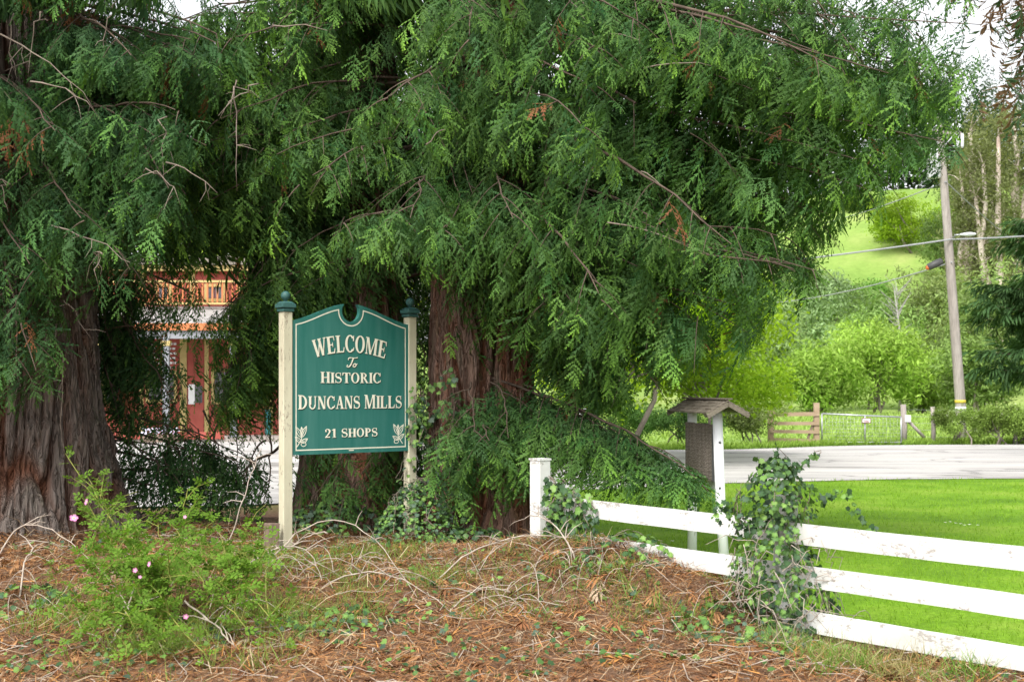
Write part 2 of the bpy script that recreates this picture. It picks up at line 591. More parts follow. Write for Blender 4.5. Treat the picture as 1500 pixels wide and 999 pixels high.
road_cracks()
xs = np.concatenate([np.arange(-40, -12, 0.7), np.arange(-12, 16, 0.3), np.arange(16, 61, 1.0)])
V = []
nn = 14
for k in range(nn):
    s = k / (nn - 1)
    yy = road_near(xs) * (1 - s) + road_far(xs) * s
    V.append(np.stack([xs, yy, 0.024 + 0.05 * np.sin(s * math.pi) + ground_h(xs, yy) * 0.0], -1))
V = np.concatenate(V)
i = np.arange(len(V)).reshape(nn, len(xs))
road = mesh_np('road', V, [np.stack([i[:-1, :-1], i[:-1, 1:], i[1:, 1:], i[1:, :-1]], -1).reshape(-1, 4)], M_road, smooth=True)
tag(road, kind='structure')

# ================================================================== the welcome sign
SA = np.array([-2.0, 11.6]); SD = np.array([0.766, 0.643]); SN = np.array([0.643, -0.766])   # left edge, along, outward
SZ = 1.09


def sp(u, v, n=0.0):
    p = SA + SD * u + SN * n
    return (p[0], p[1], SZ + v)


def arcpts(cx, cy, rx, ry, a0, a1, n=14):
    return [(cx + rx * math.cos(R(a0 + (a1 - a0) * k / n)), cy + ry * math.sin(R(a0 + (a1 - a0) * k / n))) for k in range(n + 1)]


def stroke(pts, ws):
    """variable width ribbon -> list of quads"""
    out = []
    n = len(pts)
    if not hasattr(ws, '__len__'): ws = [ws] * n
    L = []
    for k in range(n):
        a = pts[max(k - 1, 0)]; b = pts[min(k + 1, n - 1)]
        dx, dy = b[0] - a[0], b[1] - a[1]
        l = math.hypot(dx, dy) or 1
        nx, ny = -dy / l, dx / l
        h = ws[k] / 2
        L.append(((pts[k][0] + nx * h, pts[k][1] + ny * h), (pts[k][0] - nx * h, pts[k][1] - ny * h)))
    for k in range(n - 1):
        out.append([L[k][1], L[k + 1][1], L[k + 1][0], L[k][0]])
    return out


def rect(x0, y0, x1, y1):
    return [[(x0, y0), (x1, y0), (x1, y1), (x0, y1)]]


def ring(cx, cy, rx, ry, tx, ty, a0, a1, n=18):
    out = []
    for k in range(n):
        p = R(a0 + (a1 - a0) * k / n); q = R(a0 + (a1 - a0) * (k + 1) / n)
        o = lambda a: (cx + rx * math.cos(a), cy + ry * math.sin(a))
        i_ = lambda a: (cx + (rx - tx) * math.cos(a), cy + (ry - ty) * math.sin(a))
        quad = [i_(p), o(p), o(q), i_(q)]
        out.append(quad)
    return out


T_, H_ = 0.225, 0.08         # stem and hairline


def stem(x, y0=0.0, y1=1.0, t=T_, sl=0.09, sr=0.09, bot=True, top=True):
    g = rect(x, y0, x + t, y1)
    if bot: g += rect(x - sl, y0, x, y0 + 0.055) + rect(x + t, y0, x + t + sr, y0 + 0.055)
    if top: g += rect(x - sl, y1 - 0.055, x, y1) + rect(x + t, y1 - 0.055, x + t + sr, y1)
    return g


def dia(x0, y0, x1, y1, t):
    return [[(x0 - t / 2, y0), (x0 + t / 2, y0), (x1 + t / 2, y1), (x1 - t / 2, y1)]]


def glyph(ch):
    if ch == 'I': return stem(0.1), 0.40
    if ch == 'L': return stem(0.1) + rect(0.3, 0, 0.74, 0.075) + [[(0.66, 0.075), (0.74, 0.075), (0.78, 0.3), (0.73, 0.3)]], 0.82
    if ch == 'E': return (stem(0.1) + rect(0.3, 0, 0.72, 0.075) + rect(0.3, 0.925, 0.70, 1.0) + rect(0.3, 0.47, 0.56, 0.54)
                          + [[(0.64, 0.075), (0.72, 0.075), (0.77, 0.29), (0.72, 0.29)]] + [[(0.70, 0.73), (0.74, 0.73), (0.70, 0.925), (0.62, 0.925)]]
                          + rect(0.53, 0.37, 0.58, 0.64)), 0.82
    if ch == 'H': return stem(0.1) + stem(0.66) + rect(0.3, 0.46, 0.66, 0.535), 0.97
    if ch == 'T': return stem(0.34, top=False) + rect(0.02, 0.925, 0.86, 1.0) + [[(0.02, 0.72), (0.07, 0.72), (0.13, 0.925), (0.02, 0.925)]] + [[(0.81, 0.72), (0.86, 0.72), (0.86, 0.925), (0.75, 0.925)]], 0.88
    if ch == 'O': return ring(0.47, 0.5, 0.45, 0.52, 0.21, 0.07, 0, 360, 28), 0.96
    if ch == 'C': return ring(0.47, 0.5, 0.45, 0.52, 0.21, 0.07, 42, 318, 24) + [[(0.74, 0.66), (0.83, 0.66), (0.83, 1.0), (0.77, 0.95)]] + [[(0.76, 0.12), (0.82, 0.07), (0.86, 0.27), (0.81, 0.30)]], 0.92
    if ch == 'D': return stem(0.1, sr=0) + ring(0.3, 0.5, 0.57, 0.5, 0.2, 0.07, -90, 90, 18), 0.93
    if ch == 'U': return stem(0.1, 0.33, 1, bot=False) + stem(0.70, 0.33, 1, t=0.09, bot=False) + ring(0.445, 0.34, 0.345, 0.36, 0.14, 0.1, 180, 360, 16), 0.95
    if ch == 'N': return stem(0.1, t=0.08) + stem(0.72, 0, 1, t=0.08, bot=False) + dia(0.70, 0.0, 0.17, 1.0, 0.23), 0.92
    if ch == 'A': return dia(0.70, 0.03, 0.44, 1.0, 0.2) + dia(0.14, 0.03, 0.42, 0.95, 0.075) + rect(0.22, 0.3, 0.62, 0.37) + rect(0.0, 0, 0.28, 0.055) + rect(0.52, 0, 0.90, 0.055), 0.90
    if ch == 'M': return stem(0.1, t=0.08, sr=0.07) + stem(0.88, t=0.2, sl=0.07) + dia(0.53, 0.0, 0.2, 1.0, 0.19) + dia(0.53, 0.02, 0.89, 1.0, 0.08), 1.20
    if ch == 'W': return (dia(0.34, 0, 0.13, 0.97, 0.2) + dia(0.36, 0, 0.62, 0.85, 0.08) + dia(0.80, 0, 0.60, 0.97, 0.2) + dia(0.82, 0, 1.06, 0.97, 0.08)
                          + rect(0.0, 0.945, 0.30, 1.0) + rect(0.46, 0.945, 0.76, 1.0) + rect(0.94, 0.945, 1.18, 1.0)), 1.18
    if ch == 'P': return stem(0.1) + ring(0.3, 0.73, 0.44, 0.27, 0.19, 0.07, -90, 90, 14), 0.80
    if ch == 'R': return stem(0.1) + ring(0.3, 0.74, 0.42, 0.26, 0.18, 0.07, -90, 90, 14) + dia(0.76, 0.03, 0.46, 0.5, 0.2) + rect(0.66, 0, 0.93, 0.055), 0.93
    if ch == 'S':
        p = arcpts(0.38, 0.745, 0.27, 0.225, 25, 270, 14) + arcpts(0.38, 0.265, 0.29, 0.235, 90, -155, 14)[1:]
        n = len(p); ws = [0.07 + 0.15 * max(0.0, 1 - abs(k / (n - 1) - 0.5) / 0.30) for k in range(n)]
        return stroke(p, ws) + rect(0.60, 0.68, 0.655, 1.0) + rect(0.07, 0.0, 0.125, 0.33), 0.76
    if ch == '2':
        p = arcpts(0.33, 0.72, 0.25, 0.24, 165, -20, 12) + [(0.45, 0.42), (0.26, 0.2), (0.10, 0.06)]
        ws = [0.09, 0.09, 0.08, 0.08, 0.08, 0.09, 0.11, 0.14, 0.17, 0.19, 0.2, 0.19, 0.17] + [0.13, 0.10, 0.08]
        return stroke(p, ws) + rect(0.07, 0.0, 0.62, 0.13) + ring(0.15, 0.73, 0.09, 0.09, 0.09, 0.09, 0, 360, 10), 0.72
    if ch == '1': return stem(0.24, top=False) + [[(0.08, 0.80), (0.24, 0.86), (0.24, 0.94), (0.08, 0.88)]], 0.62
    return [], 0.45


def lay_text(txt, x0, x1, y0, h, big=1.0, sep=0.04, arc=0.0):
    """polygons of a line fitted between x0 and x1; initials `big` times taller; arc = rise of the middle"""
    items = []
    cur = 0.0
    new = True
    for ch in txt:
        if ch == ' ':
            cur += 0.42; new = True; continue
        g, wd = glyph(ch)
        k = big if new else 1.0
        items.append((g, cur, k)); cur += wd * (k if k == 1 else 1 + (k - 1) * 0.8) + sep
        new = False
    cur -= sep
    sx = (x1 - x0) / cur
    out = []
    xm = (x0 + x1) / 2
    for g, c, k in items:
        for q in g:
            pts = []
            for (px, py) in q:
                X = x0 + (c + px * (1 + (k - 1) * 0.8)) * sx; Y = py * h * k
                if arc:
                    s = (X - xm) / ((x1 - x0) / 2)
                    # radial fan: letters lean outwards at both ends
                    X = X + s * (Y - h / 2) * arc * 2.2 * 1.6
                    Y = y0 + Y + arc * (1 - s * s)
                else:
                    Y = y0 + Y
                pts.append((X, Y))
            out.append(pts)
    return out


def sign_polys(name, polys, mat, parent, n0, step=0.00012, thick=0.0015):
    mb = MB()
    for k, q in enumerate(polys):
        n = n0 + (k % 7) * step
        a = 0
        for i in range(len(q)):
            x0, y0 = q[i]; x1, y1 = q[(i + 1) % len(q)]
            a += x0 * y1 - x1 * y0
        if a < 0: q = q[::-1]
        top = [sp(u, v, n) for u, v in q]
        mb.poly(top)
        for i in range(len(q)):
            j = (i + 1) % len(q)
            mb.poly([sp(*q[i], n), sp(*q[i], n - thick), sp(*q[j], n - thick), sp(*q[j], n)])
    return mb.build(name, mat, parent)


def build_sign():
    z0 = float(ground_h(SA[0], SA[1])) - 0.05
    root = empty('welcome_sign', (SA[0] + SD[0] * 0.64, SA[1] + SD[1] * 0.64, z0))
    tag(root, 'green welcome sign with cream lettering between two cream posts', 'sign')
    W, S = 1.28, 1.22
    # outline of the board: ogee shoulders up to two peaks and a round notch between them
    def outline(off):
        o = [(off if off else 0.0, off * 1.2), (W - off, off * 1.2)]
        sh = S - off * 1.0
        def side(s0, s1, n=16):
            r = []
            for k in range(n + 1):
                s = k / n
                e = s * s * (3 - 2 * s) * 0.45 + s * 0.55
                r.append((s0[0] + (s1[0] - s0[0]) * s, s0[1] + (s1[1] - s0[1]) * e))
            return r
        cx, cy, rr = 0.624, 1.325, 0.098 + off * 1.05
        ha = math.degrees(math.acos(min(0.99, (0.072 + off * 1.72) / rr))) if off == 0 else 4
        pkR = (cx + rr * math.cos(R(ha)), cy + rr * math.sin(R(ha)))
        pkL = (cx - rr * math.cos(R(ha)), cy + rr * math.sin(R(ha)))
        o += side((W - off, sh), (pkR[0] + 0.001, pkR[1] + (0.0 if off else 0.0)), 16)
        o += [(cx + rr * math.cos(R(a)), cy + rr * math.sin(R(a))) for a in np.linspace(ha, -180 - ha, 26)][1:]
        o += side((off, sh), pkL, 16)[::-1][1:]
        return o
    out = outline(0.0)
    bm = bmesh.new()
    th = 0.044
    f = bm.faces.new([bm.verts.new(sp(u, v, th / 2)) for u, v in out])
    back = [bm.verts.new(sp(u, v, -th / 2)) for u, v in out]
    fv = list(f.verts)
    bm.faces.new(back[::-1])
    for i in range(len(out)):
        j = (i + 1) % len(out)
        bm.faces.new([fv[j], fv[i], back[i], back[j]])
    bmesh.ops.recalc_face_normals(bm, faces=bm.faces)
    me = bpy.data.meshes.new('panel'); bm.to_mesh(me); bm.free()
    panel = link('panel', me, M_green, root)
    tag(panel, 'green painted board with shaped top edge')
    # painted cream line
    inner = outline(0.036)
    loop = inner + [inner[0]]
    mb = MB()
    for k in range(len(inner)):
        a = inner[k]; b = inner[(k + 1) % len(inner)]
        p = inner[k - 1]; q = inner[(k + 2) % len(inner)]
        def nv(p0, p1, p2):
            d1 = Vector((p1[0] - p0[0], p1[1] - p0[1])); d2 = Vector((p2[0] - p1[0], p2[1] - p1[1]))
            n1 = Vector((-d1.y, d1.x)).normalized() if d1.length > 1e-6 else Vector((0, 0)); n2 = Vector((-d2.y, d2.x)).normalized() if d2.length > 1e-6 else n1
            m = (n1 + n2)
            if m.length < 1e-4: return n1
            m.normalize(); c = max(0.45, m.dot(n1))
            return m / c
        na, nb = nv(p, a, b), nv(a, b, q)
        hw = 0.0055
        n = th / 2 + 0.0010 + (k % 3) * 0.0002
        mb.poly([sp(a[0] - na.x * hw, a[1] - na.y * hw, n), sp(b[0] - nb.x * hw, b[1] - nb.y * hw, n), sp(b[0] + nb.x * hw, b[1] + nb.y * hw, n), sp(a[0] + na.x * hw, a[1] + na.y * hw, n)])
    mb.build('border_line', M_letter, panel)
    n1 = th / 2 + 0.004
    lines = [('welcome_lettering', lay_text('WELCOME', 0.215, 1.025, 0.885, 0.158, 1.0, 0.03, 0.058)),
             ('historic_lettering', lay_text('HISTORIC', 0.292, 0.962, 0.655, 0.096, 1.06, 0.05)),
             ('town_name_lettering', lay_text('DUNCANS MILLS', 0.055, 1.203, 0.415, 0.118, 1.09, 0.045)),
             ('number_lettering', lay_text('21', 0.336, 0.465, 0.150, 0.081, 1.0, 0.05)),
             ('shops_lettering', lay_text('SHOPS', 0.517, 0.922, 0.150, 0.080, 1.02, 0.05))]
    # the swash word "To"
    sw = []
    P = lambda pts: [(0.572 + x * 0.125, 0.803 + y * 0.092) for x, y in pts]
    def bez(a, b, c, d, n=10):
        return [((1 - t) ** 3 * a[0] + 3 * (1 - t) ** 2 * t * b[0] + 3 * (1 - t) * t * t * c[0] + t ** 3 * d[0],
                 (1 - t) ** 3 * a[1] + 3 * (1 - t) ** 2 * t * b[1] + 3 * (1 - t) * t * t * c[1] + t ** 3 * d[1]) for t in [k / n for k in range(n + 1)]]
    sw += stroke(P(bez((0.18, 0.72), (0.12, 1.05), (0.45, 0.95), (0.62, 0.93)) + bez((0.62, 0.93), (0.75, 0.9), (0.9, 0.95), (1.0, 1.0))[1:]), 0.0075)
    sw += stroke(P(bez((0.62, 0.92), (0.5, 0.6), (0.42, 0.15), (0.2, 0.03)) + bez((0.2, 0.03), (0.05, -0.03), (0.0, 0.15), (0.12, 0.2))[1:]), [0.012] * 11 + [0.009] * 10)
    sw += stroke(P([(0.72 + 0.13 * math.cos(a) + 0.05 * math.sin(a), 0.19 + 0.17 * math.sin(a)) for a in np.linspace(0, 2 * math.pi, 15)]), 0.009)
    sw += stroke(P(bez((0.78, 0.33), (0.85, 0.24), (0.9, 0.28), (0.98, 0.36))), 0.005)
    lines.append(('script_lettering', sw))
    for nm, polys in lines:
        sh = [[(u + 0.0065, v - 0.0065) for u, v in q] for q in polys]
        sign_polys('lettering_shadow', sh, M_shadow, panel, th / 2 + 0.0018, 0.00008, 0.001)
        sign_polys(nm, polys, M_letter, panel, n1)
    # leaf sprig ornaments in both lower corners
    for cx, mir in ((0.092, 1), (1.161, -1)):
        po = []
        def leaf(x, y, a, l, wd):
            ca, sa = math.cos(R(a)), math.sin(R(a))
            pts, ws = [], []
            up = [(l * s, wd * math.sin(math.pi * s ** 0.8)) for s in np.linspace(0, 1, 9)]
            both = up + [(p[0], -p[1]) for p in up[::-1]][1:]
            pp = [(cx + mir * (x + p[0] * ca - p[1] * sa), 0.075 + y + p[0] * sa + p[1] * ca) for p in both]
            po.extend(stroke(pp, 0.0065))
            po.extend(stroke([(cx + mir * (x + l * s * ca), 0.075 + y + l * s * sa) for s in (0.1, 0.5, 0.9)], 0.004))
        leaf(0.0, 0.085, 62, 0.115, 0.019); leaf(0.0, 0.085, 122, 0.115, 0.020); leaf(0.004, 0.10, 92, 0.08, 0.013)
        leaf(0.0, 0.035, 30, 0.075, 0.016); leaf(-0.005, 0.04, 140, 0.08, 0.016)
        po.extend(stroke([(cx + mir * x, 0.075 + y) for x, y in ((-0.05, -0.002), (-0.025, 0.03), (0.0, 0.06), (0.002, 0.10))], 0.008))
        po.extend(stroke([(cx + mir * (0.022 + 0.026 * math.cos(a)), 0.075 + 0.02 + 0.018 * math.sin(a)) for a in np.linspace(0, 2 * math.pi, 13)], 0.006))
        sign_polys('sprig_ornament', po, M_letter, panel, th / 2 + 0.002)
    mbp = MB(); mbp.poly([sp(0.60, 0.022, th / 2 + 0.002), sp(0.655, 0.022, th / 2 + 0.002), sp(0.655, 0.03, th / 2 + 0.002), sp(0.60, 0.03, th / 2 + 0.002)])
    mbp.build('maker_plate', M_letter, panel)
    # posts with moulded caps
    M3 = Matrix(((SD[0], SN[0], 0), (SD[1], SN[1], 0), (0, 0, 1)))
    for k, (u, lean) in enumerate(((-0.052, 0.0), (W + 0.045, 0.0))):
        b = sp(u, 0, -0.012)
        g = float(ground_h(b[0], b[1])) - 0.25
        top = 2.385
        mb = MB(); mb.box((b[0], b[1], (g + top) / 2), (0.092, 0.092, top - g), M3)
        post = mb.build('post', M_cream, root, 0.006)
        mb = MB()
        mb.box((b[0], b[1], top + 0.016), (0.118, 0.118, 0.03), M3)
        mb.box((b[0], b[1], top + 0.053), (0.142, 0.142, 0.036), M3)
        mb.box((b[0], b[1], top + 0.0845), (0.13, 0.13, 0.021), M3, 0.6)
        cap = mb.build('post_cap', M_capgreen, post, 0.006)
        mb = MB()
        mb.lathe((b[0], b[1], top + 0.096), [(0.018, 0), (0.020, 0.012)] + [(0.043 * math.sin(R(a)), 0.05 - 0.043 * math.cos(R(a))) for a in range(30, 180, 15)] + [(0.002, 0.0929)], 18)
        mb.build('ball_finial', M_capgreen, post)
    return root


build_sign()

# weathered stake against the left post
p = at(397, 800, 11.45)
mb = MB(); mb.box((p.x, p.y, (at(397, 766, 11.45).z + 0.0) / 2), (0.135, 0.05, at(397, 766, 11.45).z), Matrix.Rotation(R(18), 3, 'Z') @ Matrix.Rotation(R(1.5), 3, 'Y'))
o = mb.build('wooden_stake', M_stake, None, 0.006)
tag(o, 'short brown wooden stake against the foot of the sign post', 'stake')

# ================================================================== white board fence
M3F = Matrix(((FU[0], FN[0], 0), (FU[1], FN[1], 0), (0, 0, 1)))


def build_fence():
    b = fpt(1.75)
    root = empty('board_fence', (b[0], b[1], 0))
    tag(root, 'white painted board fence with three flaking rails and leafy posts', 'fence')
    for t, top, lean in ((4.24, 1.095, 0.0), (1.753, 0.96, 0.0), (-0.85, 0.98, 0.0)):
        q = fpt(t, 0.085)
        g = float(ground_h(q[0], q[1])) - 0.4
        mb = MB(); mb.box((q[0], q[1], (g + top) / 2), (0.125, 0.125, top - g), M3F)
        o = mb.build('fence_post', M_fence, root, 0.008)
        if t > 4:
            mb = MB(); mb.box((q[0], q[1], top + 0.008), (0.135, 0.135, 0.016), M3F)
            mb.build('post_cap', M_fence, o)

    def rail(t0, t1, z0, z1, h=0.14, th=0.03, d=0.0):
        n = max(2, int(abs(t1 - t0) / 0.18))
        mb = MB()
        vs_ = []
        for k in range(n + 1):
            s = k / n
            t = t0 + (t1 - t0) * s
            zc = z0 + (z1 - z0) * s + 0.0015 * math.sin(s * 7 + z0 * 9)
            up = h / 2 + 0.0008 * math.sin(k * 2.1 + z0 * 5); dn = h / 2 + 0.001 * math.sin(k * 1.7 + z1 * 11)
            dd = d + 0.0012 * math.sin(k * 0.9 + z0 * 3)
            c = fpt(t, dd - th / 2); e = fpt(t, dd + th / 2)
            vs_.append([(c[0], c[1], zc - dn), (c[0], c[1], zc + up), (e[0], e[1], zc + up), (e[0], e[1], zc - dn)])
        for k in range(n):
            for a in range(4):
                a2 = (a + 1) % 4
                mb.poly([vs_[k][a], vs_[k][a2], vs_[k + 1][a2], vs_[k + 1][a]])
        mb.poly(vs_[0][::-1]); mb.poly(vs_[-1])
        o = mb.build('rail', M_fence, root)
        for tn in (t0, t1):
            for dz_ in (-0.035, 0.04):
                s = (tn + (0.06 if tn == min(t0, t1) else -0.06) - t0) / (t1 - t0); q = fpt(t0 + (t1 - t0) * s, d - th / 2 - 0.001)
                mn = MB(); mn.lathe((q[0], q[1], z0 + (z1 - z0) * s + dz_), [(0.0055, 0), (0.0065, 0.002), (0.003, 0.004)], 7, M=Matrix.Rotation(R(90), 3, 'X')); mn.build('nail', M_dark, o)
        bm = bmesh.new(); bm.from_mesh(o.data); bmesh.ops.remove_doubles(bm, verts=bm.verts, dist=1e-5); bmesh.ops.recalc_face_normals(bm, faces=bm.faces); bm.to_mesh(o.data); bm.free()
        return o
    rail(1.765, 3.88, 0.715, 0.747)
    rail(1.765, 4.05, 0.435, 0.46)
    rail(1.765, 4.05, 0.155, 0.2)
    rail(-0.9, 1.735, 0.690, 0.712)
    rail(-0.9, 1.735, 0.410, 0.432)
    rail(-0.9, 1.735, 0.105, 0.13)
    return root


fence = build_fence()

# ================================================================== roofed notice board
def build_board():
    A = np.array([gx(1056, 11.3), 11.3]); B = np.array([gx(1014, 12.05), 12.05])
    d = (B - A); L = np.linalg.norm(d); d /= L; nrm_ = np.array([-d[1], d[0]])       # nrm_ points to camera-left
    if nrm_[0] > 0: nrm_ = -nrm_
    root = empty('notice_board', (*(A + B) / 2, 0.0))
    tag(root, 'small roofed wooden notice board on two white posts behind the fence', 'notice board')
    tops = []
    for P, lean in ((A, 0.055), (B, 0.0)):
        zt = 1.50
        mb = MB(); mb.tube([(P[0] + lean * 0.9, P[1], -0.1), (P[0], P[1], 0.6), (P[0] - lean * 0.6, P[1], zt)], 0.044, 14)
        po = mb.build('post', M_white, root)
        if lean:
            for z in (1.22, 0.82):
                mb = MB(); mb.lathe((P[0] - lean * 0.3, P[1] - 0.0435, z), [(0.009, 0), (0.012, 0.004), (0.006, 0.007)], 8, M=Matrix.Rotation(R(90), 3, 'X'))
                mb.build('bolt', M_dark, po)
    a = A + d * 0.055 + nrm_ * 0.01 - np.array([0.03, 0]); b = B + d * 0.02 + nrm_ * 0.01 - np.array([0.035, 0])
    M3 = Matrix(((d[0], nrm_[0], 0), (d[1], nrm_[1], 0), (0, 0, 1)))
    c = (a + b) / 2
    zt, zb = 1.375, 0.872
    M_panel = panel_mat()
    mb = MB()
    # vertical boards
    nb = 4
    for k in range(nb):
        s = (k + 0.5) / nb
        q = a + (b - a) * s
        mb2 = MB(); mb2.box((q[0], q[1], (zt + zb) / 2 + 0.004 * (k % 2)), (np.linalg.norm(b - a) / nb - 0.0015, 0.028 + 0.002 * (k % 2), zt - zb), M3)
        mb2.build('board', M_panel, root)
    mb = MB(); q = (A + B) / 2 - nrm_ * 0.03 - np.array([0.02, 0]); mb.box((q[0], q[1], zb - 0.045), (L * 0.86, 0.03, 0.07), M3)
    mb.build('cross_rail', M_white, root)
    q = a - d * 0.012; mb = MB(); mb.box((q[0], q[1], (zt + zb) / 2), (0.018, 0.05, zt - zb + 0.006), M3); mb.build('edge_strip', M_dark, root)
    # gable roof: ridge along the two posts, five shingle courses on each side
    e0 = A - d * 0.22 - np.array([0.015, 0]); e1 = B + d * 0.16
    hw, rise, ze = 0.19, 0.105, 1.475
    for side in (-1, 1):
        rp = empty('roof', (0, 0, 0), parent=root)
        rp.matrix_parent_inverse = pmat(root).inverted()
        courses = 4
        for k in range(courses):
            s0 = 1 - k / courses; s1 = 1 - (k + 1) / courses - 0.05
            n = 6
            for j in range(n):
                t0, t1 = j / n + 0.004, (j + 1) / n - 0.004
                jit = 0.004 * math.sin(j * 3.1 + k * 1.7)
                def pt(t, s, up):
                    c_ = e0 + (e1 - e0) * t + nrm_ * side * hw * max(s, -0.02)
                    return (c_[0], c_[1], ze + rise * (1 - s) + up)
                u0, u1 = 0.018 + jit, 0.004 + 0.003 * (k == courses - 1)
                mb = MB()
                top = [pt(t0, s0 + 0.03, u0), pt(t1, s0 + 0.03, u0), pt(t1, s1, u1 + 0.004), pt(t0, s1, u1 + 0.004)]
                bot = [(p[0], p[1], p[2] - 0.012) for p in top]
                mb.poly(top); mb.poly(bot[::-1])
                for i in range(4): mb.poly([top[(i + 1) % 4], top[i], bot[i], bot[(i + 1) % 4]])
                mb.build('shingle', M_shingle, rp)
        for tt in (0.0, 1.0):
            mb = MB()
            c0 = e0 + (e1 - e0) * tt
            p0 = Vector((c0[0], c0[1], ze + rise)); c1 = c0 + nrm_ * side * hw; p1 = Vector((c1[0], c1[1], ze))
            m = (p0 + p1) / 2; dv = (p1 - p0)
            x = dv.normalized(); y = Vector((d[0], d[1], 0)); z = x.cross(y)
            mb.box(m - Vector((0, 0, 0.022)), (dv.length, 0.022, 0.036), Matrix((x, y, z)).transposed())
            mb.build('bargeboard', M_shingle, rp)
    c0 = (e0 + e1) / 2
    mb = MB(); mb.box((c0[0], c0[1], ze + rise + 0.024), (np.linalg.norm(e1 - e0) * 1.0, 0.07, 0.014), M3)
    mb.build('ridge_cap', M_shingle, root)


def panel_mat():
    m, nt, bs = new_mat('faded_carved_board')
    v = coords(nt, (1, 1, 1))
    wv = N(nt, 'ShaderNodeTexWave', wave_type='BANDS', bands_direction='Z')
    wv.inputs['Scale'].default_value = 9.0; wv.inputs['Distortion'].default_value = 9.0
    wv.inputs['Detail'].default_value = 3.0; wv.inputs['Detail Scale'].default_value = 2.5
    nt.links.new(v, wv.inputs['Vector'])
    g = noise(nt, coords(nt, (1, 1, 0.1)), 30, 6)
    c = ramp(nt, g, [(0.25, (0.13, 0.105, 0.085)), (0.75, (0.27, 0.225, 0.185))])
    k = ramp(nt, wv.outputs['Fac'], [(0.05, (0.62, 0.62, 0.62)), (0.3, (1, 1, 1))])
    nt.links.new(mix(nt, 0.8, c, k, 'MULTIPLY'), bs.inputs['Base Color'])
    bs.inputs['Roughness'].default_value = 0.9
    bump(nt, bs, wv.outputs['Fac'], 0.6, 0.006)
    return m


build_board()

# small white post by the roadside beyond the tree
p = at(855, 603, 22.6)
mb = MB(); mb.box((p.x, p.y, p.z / 2), (0.16, 0.16, p.z)); mb.box((p.x, p.y, p.z + 0.03), (0.20, 0.20, 0.05), None, 0.5)
tag(mb.build('roadside_post', M_white, None, 0.01), 'short square white post standing at the lawn edge beyond the redwood', 'post')

# ================================================================== utility pole and cables
def build_pole():
    D = 41.0
    b = at(1408, 645, D); b.z = 0
    root = empty('utility_pole', b)
    tag(root, 'leaning wooden utility pole with crossarm, transformer and street lamp', 'utility pole')
    P = lambda py, dx=0.0: at(1376 + (py - 180) * (32 / 425.0) + dx, py, D)
    mb = MB(); pts = [Vector((b.x, b.y, -0.3))] + [P(y) for y in (600, 500, 400, 300, 200, 172)]
    mb.tube(pts, [0.175, 0.165, 0.155, 0.145, 0.13, 0.115, 0.105], 14)
    mb.build('pole_shaft', M_greywood, root)
    z = P(196)
    mb = MB(); mb.box(z + Vector((0.05, -0.17, 0)), (1.2, 0.08, 0.10), Matrix.Rotation(R(12), 3, 'Z')); ca = mb.build('crossarm', M_greywood, root)
    for dx in (-0.52, -0.28, 0.32, 0.54):
        mb = MB(); mb.lathe(z + Vector((0.05 + dx, -0.17 + dx * 0.2, 0.055)), [(0.02, 0), (0.03, 0.08), (0.06, 0.10), (0.06, 0.15), (0.04, 0.17), (0.055, 0.2), (0.02, 0.25)], 10); mb.build('insulator', M_lightgrey, ca)
    for dx in (0.48, 0.62):
        mb = MB(); mb.lathe(z + Vector((dx, -0.25, -0.50)), [(0.03, 0), (0.05, 0.05), (0.05, 0.4), (0.03, 0.46)], 10); mb.build('fuse_cutout', M_lightgrey, ca)
    mb = MB()
    for sx in (-0.4, 0.42): mb.tube([z + Vector((sx, -0.19, -0.03)), z + Vector((0.02, -0.17, -0.5))], 0.02, 6)
    mb.build('arm_brace', M_metal, root)
    t = P(262, -16)
    mb = MB(); mb.lathe(t + Vector((0, -0.12, 0)), [(0.19, 0), (0.21, 0.03), (0.21, 0.62), (0.22, 0.63), (0.22, 0.67), (0.12, 0.74)], 18); tr = mb.build('transformer', M_lightgrey, root)
    for dx in (-0.09, 0.09):
        mb = MB(); mb.lathe(t + Vector((dx, -0.12, 0.70)), [(0.03, 0), (0.045, 0.05), (0.03, 0.1), (0.045, 0.15), (0.02, 0.24)], 8); mb.build('bushing', M_lightgrey, tr)
    mb = MB(); mb.box(t + Vector((0.26, 0.0, 0.35)), (0.14, 0.08, 0.3)); mb.build('bracket', M_metal, tr)
    # street lamp
    l0 = P(352); l1 = at(1414, 345, D - 0.6)
    mb = MB(); mb.tube([l0, l0 + Vector((0.18, -0.15, 0.12)), l1 + Vector((-0.3, 0.1, 0.02)), l1 + Vector((-0.12, 0.05, 0.03))], 0.025, 8); arm = mb.build('lamp_arm', M_metal, root)
    mb = MB(); mb.lathe(l1 + Vector((-0.16, 0.05, 0.03)), [(0.03, 0), (0.06, 0.06), (0.10, 0.2), (0.11, 0.34), (0.07, 0.48), (0.02, 0.52)], 12, M=Matrix.Rotation(R(88), 3, 'Y') @ Matrix.Diagonal((0.6, 1, 1)))
    mb.build('lamp_head', M_lightgrey, root)
    # bands near the foot
    for k, y in enumerate((588, 598)):
        q = P(y); mb = MB(); mb.lathe(q, [(0.165, -0.05), (0.176, -0.045), (0.176, 0.045), (0.165, 0.05)], 14); mb.build('marker_band', (M_yellow, M_white)[k], root)
    # splice case hanging from the lower cable
    return P


M_yellow = mat_flat('yellow_marker', (0.55, 0.42, 0.05), 0.6)
M_orange = mat_flat('orange_tag', (0.6, 0.13, 0.03), 0.6)
POLE = build_pole()


